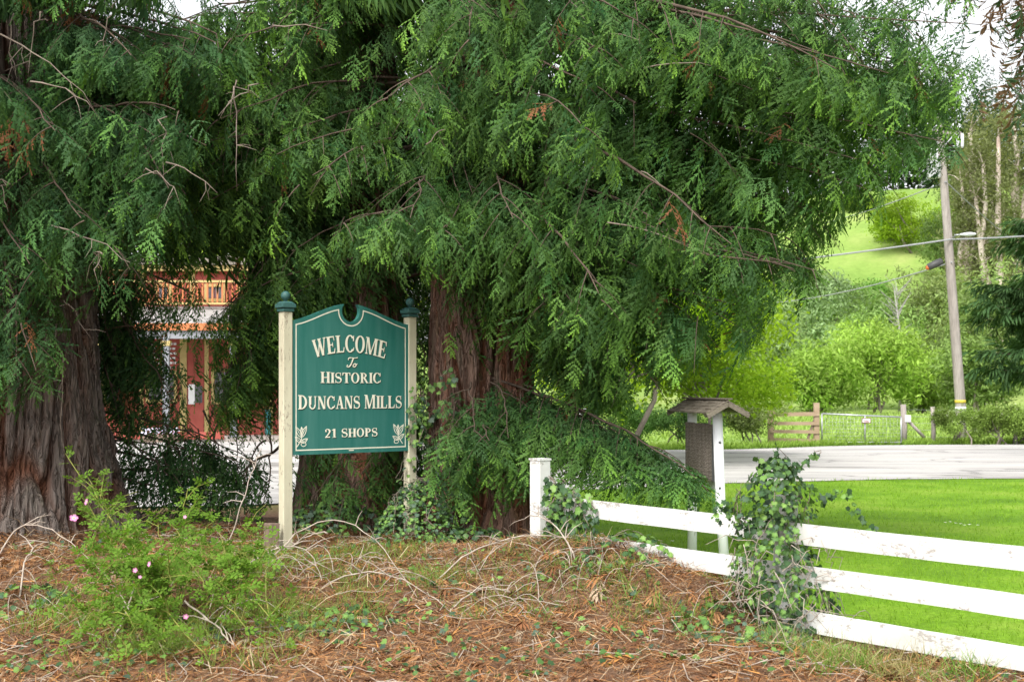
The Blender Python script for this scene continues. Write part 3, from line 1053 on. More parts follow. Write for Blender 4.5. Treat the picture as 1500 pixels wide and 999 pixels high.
def cable(pts, r, label, sag=0.3, grp='overhead cables'):
    pts = [Vector(p) for p in pts]
    full = []
    for a, b in zip(pts[:-1], pts[1:]):
        L = (b - a).length
        for k in range(16):
            s = k / 16
            p = a.lerp(b, s); p.z -= sag * (L / 30.0) * 4 * s * (1 - s)
            full.append(p)
    full.append(pts[-1])
    mb = MB(); mb.tube(full, r, 6)
    tag(mb.build('overhead_cable', M_wire, None), label, 'cable', grp)


pc = POLE(352); pc.y -= 0.2
cable([at(700, 425, 36), pc, at(1640, 334, 44)], 0.03, 'thick grey cable crossing the pole below the street lamp', 0.25)
pt = POLE(268); pt.y -= 0.2
cable([at(1100, 345, 60), pt], 0.018, 'thin cable running up from the hillside to below the transformer', 0.5)
cable([pt, at(1640, 430, 75)], 0.016, 'thin cable slanting down to the right of the transformer', 0.6)
pl = POLE(385); pl.y -= 0.2
cable([at(1000, 440, 70), pl], 0.022, 'low cable with a splice case left of the pole', 0.7)
cable([at(1100, 225, 50), POLE(188)], 0.02, 'topmost thin cable ending at the crossarm', 0.4)
root = empty('splice_case', at(1370, 388, 41.3))
tag(root, 'black cable splice case with an orange end hanging left of the pole', 'splice case')
q = at(1370, 387, 41.0)
mb = MB(); mb.lathe(q, [(0.04, -0.28), (0.11, -0.24), (0.12, 0.0), (0.11, 0.22), (0.04, 0.26)], 12, M=Matrix.Rotation(R(65), 3, 'Y')); mb.build('case', M_dark, root)
mb = MB(); mb.lathe(q + Vector((-0.24, 0, -0.12)), [(0.05, -0.06), (0.07, 0.0), (0.05, 0.06)], 10); mb.build('end_tag', M_orange, root)

# ================================================================== field gate and far fences
def build_gate():
    D = 37.6
    root = empty('field_gate', at(1262, 650, D)); root.location.z = 0
    tag(root, 'galvanised pipe and wire mesh gate into the green field', 'gate')
    x0, x1 = gx(1204, D), gx(1320, D)
    zt, zb = 0.90, 0.10
    for nm, a, b in (('top_rail', (x0, D, zt + 0.04), (x1, D, zt - 0.06)), ('bottom_rail', (x0, D, zb), (x1, D, zb)), ('upright', (x0, D, zb), (x0, D, zt + 0.04)),
                     ('upright', (x1, D, zb), (x1, D, zt - 0.06)), ('upright', ((x0 + x1) / 2 + 0.1, D, zb), ((x0 + x1) / 2 + 0.1, D, zt))):
        mb = MB(); mb.tube([a, b], 0.024, 8); mb.build(nm, M_metal, root)
    mb = MB()
    for k in range(1, 8): mb.tube([(x0, D + .01, zb + (zt - zb) * k / 8), (x1, D + .01, zb + (zt - zb) * k / 8 - 0.03)], 0.0035, 4)
    n = 22
    for k in range(1, n): mb.tube([(x0 + (x1 - x0) * k / n, D + .01, zb), (x0 + (x1 - x0) * k / n, D + .01, zt)], 0.003, 4)
    mb.build('wire_mesh', M_metal, root)
    # plate with faded scribbled notice
    c = at(1269, 616, D - 0.06)
    pr = empty('gate_sign', c); tag(pr, 'small white notice with dark rim fixed on the pipe gate', 'sign')
    mb = MB(); mb.box(c, (0.26, 0.012, 0.15)); mb.build('plate', mat_flat('notice_rim', (0.16, 0.05, 0.05), 0.5), pr)
    mb = MB(); mb.box(c + Vector((0, -0.009, 0)), (0.22, 0.004, 0.10)); mb.build('face', M_white, pr)
    mb = MB()
    for k, (dx, dz, l, a) in enumerate(((-0.06, 0.01, 0.06, 60), (-0.03, 0.0, 0.05, -50), (0.0, 0.005, 0.05, 70), (0.03, -0.005, 0.04, -40), (0.06, 0.0, 0.05, 55), (0.0, -0.03, 0.14, 4))):
        mb.box(c + Vector((dx, -0.0135, dz)), (l, 0.003, 0.014), Matrix.Rotation(R(a), 3, 'Y'))
    mb.build('faded_marks', mat_flat('notice_red', (0.22, 0.05, 0.05), 0.5), pr)


build_gate()


def build_board_fence():
    D = 37.4
    root = empty('plank_fence', at(1170, 648, D)); root.location.z = 0
    tag(root, 'brown wooden plank fence with four boards beside the pipe gate', 'fence')
    x0, x1 = gx(1128, D), gx(1200, D)
    for k, z in enumerate((0.93, 0.66, 0.42, 0.17)):
        mb = MB(); mb.box(((x0 + x1) / 2, D, z), (x1 - x0, 0.03, 0.10 + 0.015 * (k == 0)), Matrix.Rotation(R(0.8 * (k - 1)), 3, 'Y')); mb.build('plank', M_board, root)
    for px, h in ((1130, 1.05), (1197, 1.26)):
        mb = MB(); mb.box((gx(px, D), D + 0.09, h / 2 - 0.05), (0.16, 0.14, h + 0.1)); mb.build('fence_post', M_board, root, 0.01)
    mb = MB(); mb.box((gx(1189, D), D + 0.045, 0.5), (0.07, 0.04, 1.0), Matrix.Rotation(R(20), 3, 'Y')); mb.build('brace', M_stake, root)


build_board_fence()


def build_wire_fence():
    D = 38.2
    root = empty('wire_fence', at(1345, 650, D)); root.location.z = 0
    tag(root, 'wire field fence on grey posts to the right of the gate', 'fence')
    posts = [(1324, 1.2, 0.17), (1367, 1.13, 0.13), (1487, 1.15, 0.13), (1503, 1.1, 0.12), (1580, 1.15, 0.12)]
    for px, h, wd in posts:
        mb = MB(); mb.tube([(gx(px, D), D, -0.1), (gx(px, D) + 0.01, D, h * 0.5), (gx(px, D) - 0.02, D, h)], [wd * 0.55, wd * 0.52, wd * 0.48], 9); mb.build('fence_post', M_greywood, root)
    mb = MB(); mb.tube([at(1331, 617, D), (gx(1354, D), D, 0.22)], 0.05, 6); mb.build('brace', M_greywood, root)
    for k in range(5):
        mb = MB(); mb.tube([(gx(1324, D), D, 0.25 + k * 0.2), (gx(1420, D), D, 0.22 + k * 0.2), (gx(1580, D), D, 0.25 + k * 0.2)], 0.003, 4); mb.build('wire', M_metal, root)
    c = at(1330, 613, D - 0.12)
    mb = MB(); mb.box(c, (0.17, 0.012, 0.20)); tag(mb.build('paper_notice', M_white, None, 0.002), 'blank white paper notice tacked to the grey gate post', 'notice')


build_wire_fence()

# ================================================================== red two-storey building beyond the trees
def build_house():
    D = 42.0
    M_red = mat_noisy('red_siding', [(0.3, (0.28, 0.060, 0.045)), (0.7, (0.38, 0.095, 0.07))], 2.0, (1, 1, 1), 0.75, 0.1)
    M_ylw = mat_flat('yellow_trim', (0.46, 0.36, 0.14), 0.6)
    M_org = mat_flat('orange_trim', (0.50, 0.17, 0.06), 0.6)
    M_roof = mat_noisy('pale_porch_roof', [(0.3, (0.24, 0.23, 0.22)), (0.7, (0.35, 0.335, 0.32))], 3, (1, 1, 1), 0.8, 0.2)
    M_beam = mat_flat('blue_grey_beam', (0.24, 0.25, 0.27), 0.6)
    M_pane = mat_flat('dark_window_glass', (0.10, 0.10, 0.11), 0.12, spec=0.6)
    root = empty('shop_building', (gx(270, D), D, 0))
    tag(root, 'red two-storey shop building with yellow trim and porch seen between the redwoods', 'building')
    xl, xr = -21.5, gx(430, D)
    def box(nm, x0, x1, y0, y1, z0, z1, mat, par=None, bev=0.0):
        mb = MB(); mb.box(((x0 + x1) / 2, (y0 + y1) / 2, (z0 + z1) / 2), (x1 - x0, y1 - y0, z1 - z0)); return mb.build(nm, mat, par or root, bev)
    zz = lambda py, d=D: EYE - (py - HORIZON) / F * d
    ztop = zz(398)
    wl = box('wall', xl, xr, D, D + 9, 0.0, ztop, M_red)
    # clapboards on the part of the front that shows
    for k in range(26):
        z = 0.35 + k * 0.20
        if z + 0.18 > ztop: break
        box('clapboard', gx(120, D), xr - 0.02, D - 0.012, D - 0.002, z, z + 0.188, M_red, wl)
    # cornice and roof
    box('cornice', xl - 0.2, xr + 0.2, D - 0.3, D + 9.2, ztop + 0.002, ztop + 0.18, M_ylw)
    mb = MB(); zr = ztop + 0.19
    mb.poly([(xl - .3, D - .4, zr), (xr + .3, D - .4, zr), (xr + .3, D + 4.5, zr + 0.8), (xl - .3, D + 4.5, zr + 0.8)]); mb.poly([(xl - .3, D + 9.4, zr), (xr + .3, D + 9.4, zr), (xr + .3, D + 4.5, zr + 0.8), (xl - .3, D + 4.5, zr + 0.8)][::-1])
    mb.poly([(xr + .3, D - .4, zr), (xr + .3, D + 9.4, zr), (xr + .3, D + 4.5, zr + 0.8)]); mb.poly([(xl - .3, D - .4, zr), (xl - .3, D + 4.5, zr + 0.8), (xl - .3, D + 9.4, zr)])
    mb.build('roof', M_shingle, root)
    # corner and pilaster boards
    for px0, px1 in ((264, 274), (300, 306), (392, 400), (205, 211)):
        box('trim_board', gx(px0, D), gx(px1, D), D - 0.05, D - 0.013, 0.15, zz(494), M_ylw)
    for px0, px1 in ((279, 286), (205, 211), (350, 356)):
        box('trim_board', gx(px0, D), gx(px1, D), D - 0.05, D - 0.013, zz(452), ztop - 0.01, M_ylw)
    # porch: roof, fascia, beam, posts, floor
    Dp = D - 2.4
    mb = MB()
    za, zb_ = zz(449, D), zz(474, Dp)
    mb.poly([(xl, Dp, zb_), (xr + 0.3, Dp, zb_), (xr + 0.3, D - 0.015, za), (xl, D - 0.015, za)]); mb.poly([(xl, Dp, zb_ - 0.06), (xl, D - 0.015, za - 0.06), (xr + 0.3, D - 0.015, za - 0.06), (xr + 0.3, Dp, zb_ - 0.06)])
    mb.build('porch_roof', M_roof, root)
    box('fascia', xl, xr + 0.3, Dp - 0.06, Dp - 0.003, zz(484, Dp), zb_ + 0.01, M_org)
    bm_ = box('porch_beam', xl, xr + 0.2, Dp + 0.02, Dp + 0.2, zz(496, Dp), zz(484, Dp) - 0.004, M_beam)
    for px in (141, 242, 341, 436):
        x = gx(px, Dp)
        o = box('porch_post', x - 0.10, x + 0.10, Dp + 0.03, Dp + 0.19, 0.16, zz(496, Dp) - 0.003, M_beam, None, 0.01)
        for k, dz in enumerate((0.06, 0.14)):
            box('capital', x - 0.15 + k * 0.02, x + 0.15 - k * 0.02, Dp, Dp + 0.22, zz(496, Dp) - 0.01 - dz - 0.07, zz(496, Dp) - 0.01 - dz, M_ylw, o)
    box('porch_floor', xl, xr + 0.2, Dp - 0.1, D - 0.06, 0.0, 0.16, M_greywood)
    # spindle frieze under the beam between posts
    for i in range(24):
        x = gx(250, Dp) + i * 0.092
        if x > gx(336, Dp): break
    # balcony rail with balusters above the porch
    yb = D - 0.55
    br = empty('balcony_rail', (0, 0, 0), parent=root); br.matrix_parent_inverse = pmat(root).inverted()
    zb0, zb1 = zz(446, yb), zz(414, yb)
    box('hand_rail', gx(120, yb), xr, yb - 0.05, yb + 0.05, zb1, zb1 + 0.07, M_ylw, br); box('foot_rail', gx(120, yb), xr, yb - 0.04, yb + 0.04, zb0, zb0 + 0.06, M_ylw, br)
    x = gx(122, yb)
    while x < xr:
        box('baluster', x, x + 0.05, yb - 0.025, yb + 0.025, zb0 + 0.061, zb1 - 0.001, M_org, br); x += 0.16
    # windows
    def window(px0, px1, py0, py1, nx=2, ny=2):
        x0, x1, z1, z0 = gx(px0, D), gx(px1, D), zz(py0), zz(py1)
        wn_ = empty('window', (0, 0, 0), parent=root); wn_.matrix_parent_inverse = pmat(root).inverted()
        t = 0.10
        for a in ((x0, x1, z1 - t, z1), (x0, x1, z0, z0 + t), (x0, x0 + t, z0 + t, z1 - t), (x1 - t, x1, z0 + t, z1 - t)):
            box('frame', a[0], a[1], D - 0.07, D - 0.014, a[2], a[3], M_ylw, wn_)
        for i in range(nx):
            for j in range(ny):
                a0 = x0 + t + (x1 - x0 - 2 * t) * i / nx + 0.015; a1 = x0 + t + (x1 - x0 - 2 * t) * (i + 1) / nx - 0.015
                b0 = z0 + t + (z1 - z0 - 2 * t) * j / ny + 0.015; b1 = z0 + t + (z1 - z0 - 2 * t) * (j + 1) / ny - 0.015
                box('pane', a0, a1, D - 0.035, D - 0.025, b0, b1, M_pane, wn_)
    window(214, 260, 543, 590, 2, 2); window(310, 345, 540, 592, 2, 2); window(150, 190, 540, 592); window(228, 252, 416, 442, 2, 1); window(300, 330, 416, 442, 2, 1); window(160, 190, 416, 442, 2, 1)
    # chequered white blocks of the shop front
    cr = empty('white_tile_panel', (0, 0, 0), parent=root); cr.matrix_parent_inverse = pmat(root).inverted()
    for r_ in range(6):
        for c_ in range(7):
            x0 = gx(218, D) + c_ * 0.13 + (0.04 if r_ % 2 else 0); z0 = zz(540) + r_ * 0.155
            box('tile', x0, x0 + 0.09, D - 0.03, D - 0.014, z0, z0 + 0.07, M_white, cr)
    # door with notice
    dr = empty('door', (0, 0, 0), parent=root); dr.matrix_parent_inverse = pmat(root).inverted()
    box('door_leaf', gx(276, D), gx(299, D), D - 0.05, D - 0.014, 0.17, zz(530), M_red, dr)
    box('door_pane', gx(279, D), gx(297, D), D - 0.058, D - 0.051, zz(590), zz(565), M_pane, dr)
    box('poster', gx(276.5, D), gx(286, D), D - 0.066, D - 0.0585, zz(592), zz(563), M_white, dr)
    # bench-like low planter board along the porch edge
    box('porch_skirt', gx(150, Dp), gx(330, Dp), Dp - 0.16, Dp - 0.11, 0.12, 0.34, M_red)
    # flower trough
    tr = empty('flower_trough', (gx(238, Dp), Dp - 0.4, 0)); tag(tr, 'long trough of white and lilac flowers by the shop porch', 'planter')
    mb = MB(); mb.box((gx(236, Dp - .4), Dp - 0.4, 0.14), (1.1, 0.26, 0.26), None, 1.08); mb.build('trough', M_stake, tr)
    mb = MB()
    rr = random.Random(4)
    for k in range(60):
        c = Vector((gx(236, Dp - .4) + rr.uniform(-0.55, 0.55), Dp - 0.4 + rr.uniform(-0.13, 0.13), 0.34 + rr.uniform(-0.05, 0.12)))
        r0 = rr.uniform(0.03, 0.055); q = rr.uniform(0, 1)
        ring_ = [c + Vector((math.cos(q + a * math.pi / 3) * r0, -0.01 + math.sin(q + a * math.pi / 3) * r0 * 0.4, math.sin(q + a * math.pi / 3) * r0)) for a in range(6)]
        mb.poly(ring_)
    mb.build('blossoms', mat_flat('lilac_white_petals', (0.62, 0.60, 0.72), 0.6), tr)
    # second door of teal by the right post
    box('teal_board', gx(389, D), gx(397, D), D - 0.12, D - 0.07, 0.17, zz(600), mat_flat('teal_paint', (0.05, 0.25, 0.25), 0.6))


build_house()

# ================================================================== foliage templates
def spray_template(seed, teeth=4, nb=9, droop=0.25, lite=False, fan=False):
    """a redwood spray of unit length: a shoot with two rows of feathered branchlets"""
    r = np.random.default_rng(seed)
    V, T, W = [], [], []
    ax = lambda s: np.array([s, 0.03 * math.sin(s * 5 + seed), -droop * s * s])
    for k in range(nb + 1):
        if k < nb:
            s = 0.06 + 0.9 * (k / nb) + r.uniform(-0.04, 0.04)
            side = (1 if k % 2 else -1) * (-1 if r.random() < 0.15 else 1)
            ang = R((60 if fan else 46) - 20 * s + r.uniform(-18, 18))
            L = (0.56 * (1 - 0.46 * s)) * min(1, 0.55 + s * 3) * r.uniform(0.45, 1.2)
        else:
            s, side, ang, L = 0.95, 1, 0.0, 0.22
        b = ax(s)
        tx = np.array([math.cos(ang), side * math.sin(ang), -0.35 * droop - 0.5 * droop * s + r.normal(0, 0.28)])
        tx /= np.linalg.norm(tx)
        lat = np.cross(np.array([0, 0, 1.0]), tx); lat /= np.linalg.norm(lat)
        hang = r.uniform(0.0, 0.55) if fan else r.uniform(0.2, 1.25)
        curve = lambda q: b + tx * L * q + np.array([0, 0, -hang * L * q * q])
        wd = (0.052 if fan else 0.043) * r.uniform(0.8, 1.2)
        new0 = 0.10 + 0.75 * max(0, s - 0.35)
        if lite:
            i = len(V)
            m = curve(0.55)
            V += [curve(0), m + lat * wd * 1.1 + [0, 0, -0.008], curve(1.0), m - lat * wd * 1.1 + [0, 0, -0.008]]
            W += [0.0, new0 * .6, min(1, new0 + 0.3), new0 * .6]
            T += [[i, i + 1, i + 2], [i, i + 2, i + 3]]
        else:
            i = len(V)
            n = teeth
            for q in range(n + 1):
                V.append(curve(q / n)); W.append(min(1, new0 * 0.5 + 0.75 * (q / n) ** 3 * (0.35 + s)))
            for q in range(n):
                m = curve((q + 1.05) / n)
                prof = wd * (0.75 + 0.5 * math.sin(math.pi * min(1, (q + 0.7) / n))) * (1.0 if q < n - 1 else 0.7)
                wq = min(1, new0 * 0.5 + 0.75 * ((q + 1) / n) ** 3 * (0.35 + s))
                j = len(V)
                V.append(m + lat * prof + [0, 0, -0.3 * prof]); W.append(wq)
                V.append(m - lat * prof + [0, 0, -0.3 * prof]); W.append(wq)
                T += [[i + q, i + q + 1, j], [i + q + 1, i + q, j + 1]]
    # woody shoot
    for k in range(2):
        a, c = ax(k / 2), ax((k + 1) / 2)
        i = len(V); h = 0.006
        V += [a + [0, h, 0.004], a - [0, h, -0.004], c - [0, h * .7, -0.004], c + [0, h * .7, 0.004]]; W += [0.3] * 4
        T += [[i, i + 1, i + 2], [i, i + 2, i + 3]]
    return np.array(V), np.array(T), np.array(W)


SPRAYS = [spray_template(s, nb=(9, 8, 10, 7)[s - 1], droop=(0.2, 0.35, 0.12, 0.3)[s - 1], fan=s != 2) for s in (1, 2, 3, 4)]
SPRAYS_HANG = [spray_template(s, droop=0.55, nb=8 + s - 11) for s in (11, 12)]
SPRAYS_MID = [spray_template(s, teeth=2, nb=8, droop=(0.3, 0.5)[s - 31]) for s in (31, 32)]
SPRAYS_LITE = [spray_template(s, lite=True, nb=10) for s in (21, 22, 23)]

SKY_HOLES = [(440, 28, 26, 30), (390, 78, 24, 34), (252, 10, 36, 22), (165, 62, 16, 26), (1150, 78, 42, 62), (1412, 62, 40, 32), (1345, 60, 22, 16), (395, 20, 16, 14), (820, 62, 14, 24),
             (280, 95, 13, 14), (1215, 35, 18, 22), (145, 20, 12, 14)]


def hole_p(px, py):
    p = np.ones_like(px)
    for (x, y, rx, ry) in SKY_HOLES:
        p = np.where(((px - x) / rx) ** 2 + ((py - y) / ry) ** 2 < 1, 0.30, p)
    return p


def bez2(P0, Cc, P1, n):
    t = np.linspace(0, 1, n)[:, None]
    return (1 - t) ** 2 * P0 + 2 * (1 - t) * t * Cc + t * t * P1


class Crown:
    """boughs, side branches and sprays of one redwood"""
    def __init__(s, seed):
        s.r = np.random.default_rng(seed)
        s.br = []          # (polyline, r0, r1)
        s.P, s.Dv, s.U, s.S, s.Nw, s.H = [], [], [], [], [], []

    def bough(s, P0, P1, lift, r0=0.03, dens=1.0, spr=1.0, keepfn=None, sec=0.38, hang=1.0, t0=0.18, step=0.12):
        r = s.r
        P0 = np.array(P0, float); P1 = np.array(P1, float)
        L = np.linalg.norm(P1 - P0)
        Cc = (P0 + P1) / 2 + np.array([r.normal(0, 0.06 * L), r.normal(0, 0.06 * L), lift])
        poly = bez2(P0, Cc, P1, 22)
        wv = np.cumsum(r.normal(0, 0.010, (22, 3)), 0); wv -= np.linspace(0, 1, 22)[:, None] * wv[-1]; poly = poly + wv
        s.br.append((poly, r0, 0.004))
        horiz = P1 - P0; horiz[2] = 0; horiz = horiz / (np.linalg.norm(horiz) + 1e-6)
        sidev = np.array([-horiz[1], horiz[0], 0])
        n = max(3, int(L * (1 - t0) / (step / dens)))
        for k in range(n):
            t = t0 + (1 - t0) * (k + r.uniform(0.2, 0.8)) / n
            x = t * 21; i = min(20, int(x)); pos = poly[i] * (1 - (x - i)) + poly[i + 1] * (x - i)
            tan = poly[min(21, i + 1)] - poly[i]; tan = tan / (np.linalg.norm(tan) + 1e-9)
            sd = 1 if k % 2 else -1
            d2 = tan * r.uniform(0.35, 0.75) + sidev * sd * r.uniform(0.6, 1.0) + np.array([0, 0, r.uniform(-0.45, 0.05)])
            d2 /= np.linalg.norm(d2)
            l2 = (0.22 + sec * L * (1 - t) * 0.75) * r.uniform(0.7, 1.2)
            l2 = min(l2, 1.15)
            m = 6
            q = np.linspace(0, 1, m)[:, None]
            p2 = pos + d2 * l2 * q + np.array([0, 0, -1]) * (0.38 * hang * l2) * q * q
            s.br.append((p2, 0.008, 0.002))
            ns = max(2, int(l2 / 0.073 * spr))
            for j in range(ns + 1):
                u = 0.12 + 0.88 * (j + r.uniform(0, 0.6)) / (ns + 0.6)
                u = min(u, 1.0)
                y = u * (m - 1); a = min(m - 2, int(y)); pp = p2[a] * (1 - (y - a)) + p2[a + 1] * (y - a)
                tn = p2[a + 1] - p2[a]; tn = tn / (np.linalg.norm(tn) + 1e-9)
                lat = np.cross([0, 0, 1], tn); lat = lat / (np.linalg.norm(lat) + 1e-9)
                hg = r.choice([r.uniform(0.0, 0.35), r.uniform(0.7, 1.7)], p=[0.58, 0.42]) * hang
                dd = tn * r.uniform(0.4, 0.9) + lat * (1 if j % 2 else -1) * r.uniform(0.3, 0.85) + np.array([0, 0, -hg]) + r.normal(0, 0.12, 3)
                if j == ns: dd = tn + np.array([0, 0, -0.2]) + r.normal(0, 0.1, 3)
                up = np.array([0, 0, 1.0]) + 0.7 * hg * (horiz * 0.8 + tn * 0.3) + r.normal(0, 0.28, 3)
                s.P.append(pp); s.Dv.append(dd); s.U.append(up)
                s.S.append(0.14 + 0.22 * r.beta(1.6, 2.2) + 0.05 * (hg > 0.6)); s.H.append(hg)
                s.Nw.append((0.16 + 0.9 * u * u * (0.35 + 0.65 * t)) * (1.0 if hg < 0.5 else 0.5) * r.uniform(0.5, 1.2))  # fresh growth towards the ends; top-lit brightness of level sprays painted in too

    def finish(s, parent, keepfn, lite_fn, old, new, wood=True, brown_fn=None):
        r = s.r
        P = np.array(s.P); Dv = nrm(np.array(s.Dv)); U = nrm(np.array(s.U)); S = np.array(s.S); Nw = np.array(s.Nw)
        mid = P + Dv * (S * 0.75)[:, None]
        px, py = proj(mid)
        k = r.random(len(P)) < keepfn(px, py, mid[:, 1]) * hole_p(px, py)
        P, Dv, U, S, Nw, px, py, mid = P[k], Dv[k], U[k], S[k], Nw[k], px[k], py[k], mid[k]
        hg = np.array(s.H)[k] > 0.6
        lite = lite_fn(px, py, mid)
        sets = []
        n = len(P)
        shade = r.uniform(0.68, 1.3, n)[:, None] * (0.72 + 0.56 * fbm(P[:, 0] * 1.7 + 40, P[:, 2] * 2.6 + 40, 5))[:, None]
        hue = r.normal(0, 1, (n, 1))
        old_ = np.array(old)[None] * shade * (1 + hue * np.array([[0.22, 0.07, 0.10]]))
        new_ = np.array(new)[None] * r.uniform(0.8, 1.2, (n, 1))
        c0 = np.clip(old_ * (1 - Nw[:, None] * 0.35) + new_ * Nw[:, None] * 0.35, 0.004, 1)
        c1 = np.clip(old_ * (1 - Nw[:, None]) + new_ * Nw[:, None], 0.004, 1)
        dead = r.random(n) < 0.006
        if brown_fn is not None: dead |= brown_fn(px, py, r)
        db = np.array([0.20, 0.085, 0.04])[None] * r.uniform(0.7, 1.3, (n, 1))
        c0 = np.where(dead[:, None], db, c0); c1 = np.where(dead[:, None], db * 1.15, c1)
        fr = frames(Dv, U)
        pick = r.integers(0, 4, n)
        midl = (~lite) & (mid[:, 1] > 12.45) & ((px > 420) | (mid[:, 1] > 13.1)) & ((py < 560) | (mid[:, 1] > 13.0))
        for a in range(2):
            m = midl & (pick % 2 == a)
            if m.any(): sets.append(scatter(SPRAYS_MID[a], P[m], fr[m], S[m] * 1.05, c0[m], c1[m]))
        for a in range(4):
            m = (~lite) & (~midl) & (~hg) & (pick == a)
            if m.any(): sets.append(scatter(SPRAYS[a], P[m], fr[m], S[m], c0[m], c1[m]))
        for a in range(2):
            m = (~lite) & (~midl) & hg & (pick % 2 == a)
            if m.any(): sets.append(scatter(SPRAYS_HANG[a], P[m], fr[m], S[m] * 1.05, c0[m], c1[m]))
        for a in range(3):
            m = lite & (pick % 3 == a)
            if m.any(): sets.append(scatter(SPRAYS_LITE[a], P[m], fr[m], S[m] * 1.45, c0[m], c1[m]))
        V, T, Cc = join_sets(sets)
        print('crown sprays', n, 'lite', int(lite.sum()), 'tris', len(T))
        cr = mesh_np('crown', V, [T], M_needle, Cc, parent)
        tag(cr, 'drooping sprays of dark and fresh green needles', kind='stuff')
        if wood:
            mb = MB()
            for poly, r0, r1 in s.br:
                if r0 < 0.0081 and r.random() < 0.6: continue
                # drop twigs that carry no spray in the kept crown
                m = poly[len(poly) // 2]
                qx, qy = proj(poly)
                kk = keepfn(qx, qy, poly[:, 1]) * hole_p(qx, qy)
                if r0 < 0.0081:
                    if kk.mean() < 0.35: continue
                    mb.tube(poly, list(np.linspace(r0, r1, len(poly))), 3, False)
                else:
                    good = np.where(kk > 0.3)[0]
                    last = good.max() if len(good) else int(len(poly) * 0.5)
                    pl = poly[:max(4, last + 1)]
                    mb.tube(pl[::2] if len(pl) > 6 else pl, list(np.linspace(r0, max(r1, r0 * (1 - last / 21)), len(pl[::2] if len(pl) > 6 else pl))), 6, False)
            tag(mb.build('branches', M_branch, parent), kind='stuff')
        return cr


def trunk_mesh(name, parent, base, top, r_base, r_mid, r_top, seed, flare=0.5, na=200, nz=150, zvis=4.2, furrow=0.07, zmid=1.2, red=0.0):
    """a furrowed redwood stem: long ridges that split and rejoin, a flaring buttressed foot"""
    base = np.array(base, float); top = np.array(top, float)
    H = top[2] - base[2]
    zs = np.concatenate([np.linspace(0, zvis, nz), zvis + np.geomspace(0.1, H - zvis, 24)])
    nf = int(na * 0.86)          # most columns on the side that faces the road
    A = np.concatenate([np.linspace(-math.pi * 1.04, math.pi * 0.04, nf, endpoint=False), np.linspace(math.pi * 0.04, math.pi * 0.96, na - nf, endpoint=False)])
    Z, AA = np.meshgrid(zs, A, indexing='ij')
    s = Z / H
    rad = np.interp(Z, [0, zmid, H], [r_base, r_mid, r_top])
    butt = 1 + flare * np.exp(-Z / 0.33) * (0.55 + 0.45 * np.sin(AA * 5 + seed) * np.sin(AA * 3 + 1.3 * seed))
    tw = AA + 0.10 * Z + 0.16 * np.sin(Z * 1.3 + seed) + 0.05 * (fbm(Z * 2.5, AA * 3, seed) - 0.45)
    circ = 2 * math.pi * r_mid
    nr = circ / 0.10                        # one ridge each ~11 cm
    u = tw / (2 * math.pi)
    # periodic ridge noise: blend two shifted samples over the seam
    def per(fn):
        wgt = sstep(0.85, 1.0, np.mod(u, 1.0))
        a = np.mod(u, 1.0)
        return fn(a) * (1 - wgt) + fn(a - 1.0) * wgt
    n1 = per(lambda a: vnoise(a * nr + 50 + 0.9 * fbm(Z * 1.1, a * 8 + 9, seed + 2), Z * 0.85 + 7, seed))
    n2 = per(lambda a: vnoise(a * nr * 2.3 + 90 + 0.7 * fbm(Z * 2.0, a * 15 + 9, seed + 3), Z * 1.6 + 3, seed + 5))
    n3 = per(lambda a: vnoise(a * nr * 6 + 20, Z * 9, seed + 8))
    rid = 1 - np.abs(2 * n1 - 1)             # creases where n1 ~ 0 or 1
    crease = np.exp(-((np.abs(n1 - 0.5)) / 0.085) ** 2)
    cr2 = np.exp(-((np.abs(n2 - 0.5)) / 0.07) ** 2)
    depth = -furrow * crease - furrow * 0.38 * cr2 + furrow * 0.35 * (n3 - 0.5) + furrow * 0.5 * (n1 - 0.5)
    rr = rad * butt + depth
    lump = 1 + 0.07 * np.sin(AA * 2 + seed) + 0.04 * np.sin(AA * 3 + Z * 0.8 + seed)
    rr = rr * lump
    cx = base[0] + (top[0] - base[0]) * s; cy = base[1] + (top[1] - base[1]) * s
    V = np.stack([cx + rr * np.cos(AA), cy + rr * np.sin(AA), base[2] + Z], -1).reshape(-1, 3)
    i = np.arange(len(zs) * na).reshape(len(zs), na)
    j = np.roll(i, -1, axis=1)
    Q = np.stack([i[:-1], j[:-1], j[1:], i[1:]], -1).reshape(-1, 4)
    fur = np.clip(crease * 0.9 + cr2 * 0.35 + red * (0.5 + fbm(AA * 3 + 9, Z * 0.8, seed + 4)), 0, 1).ravel()
    o = mesh_np(name, V, [Q], M_bark, None, parent, smooth=True, extra={'furrow': fur})
    return o


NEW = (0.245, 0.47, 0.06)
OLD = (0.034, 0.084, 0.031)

# ------------------------------------------------------------------ middle redwood
CT = np.array([-0.40, 12.95])
mid_tree = empty('redwood_tree', (CT[0], CT[1], 0.1))
tag(mid_tree, 'large many-stemmed redwood with drooping boughs behind the green sign', 'tree')
gz = float(ground_h(-0.4, 12.9)) - 0.15
trunk_mesh('trunk', mid_tree, (gx(676, 12.75), 12.75, gz), (gx(690, 12.9), 13.1, 15), 0.47, 0.34, 0.12, 3, 0.35, 150, 120, 3.4, 0.075, red=0.5)
tk = trunk_mesh('trunk', mid_tree, (gx(748, 12.6), 12.55, gz), (gx(790, 13.0), 13.2, 13), 0.30, 0.20, 0.08, 8, 0.45, 110, 110, 3.4, 0.065, red=0.6)
trunk_mesh('trunk', mid_tree, (gx(548, 13.3), 13.4, gz), (gx(530, 13.6), 13.8, 15), 0.50, 0.36, 0.12, 5, 0.4, 90, 80, 3.4, 0.06, red=0.5)
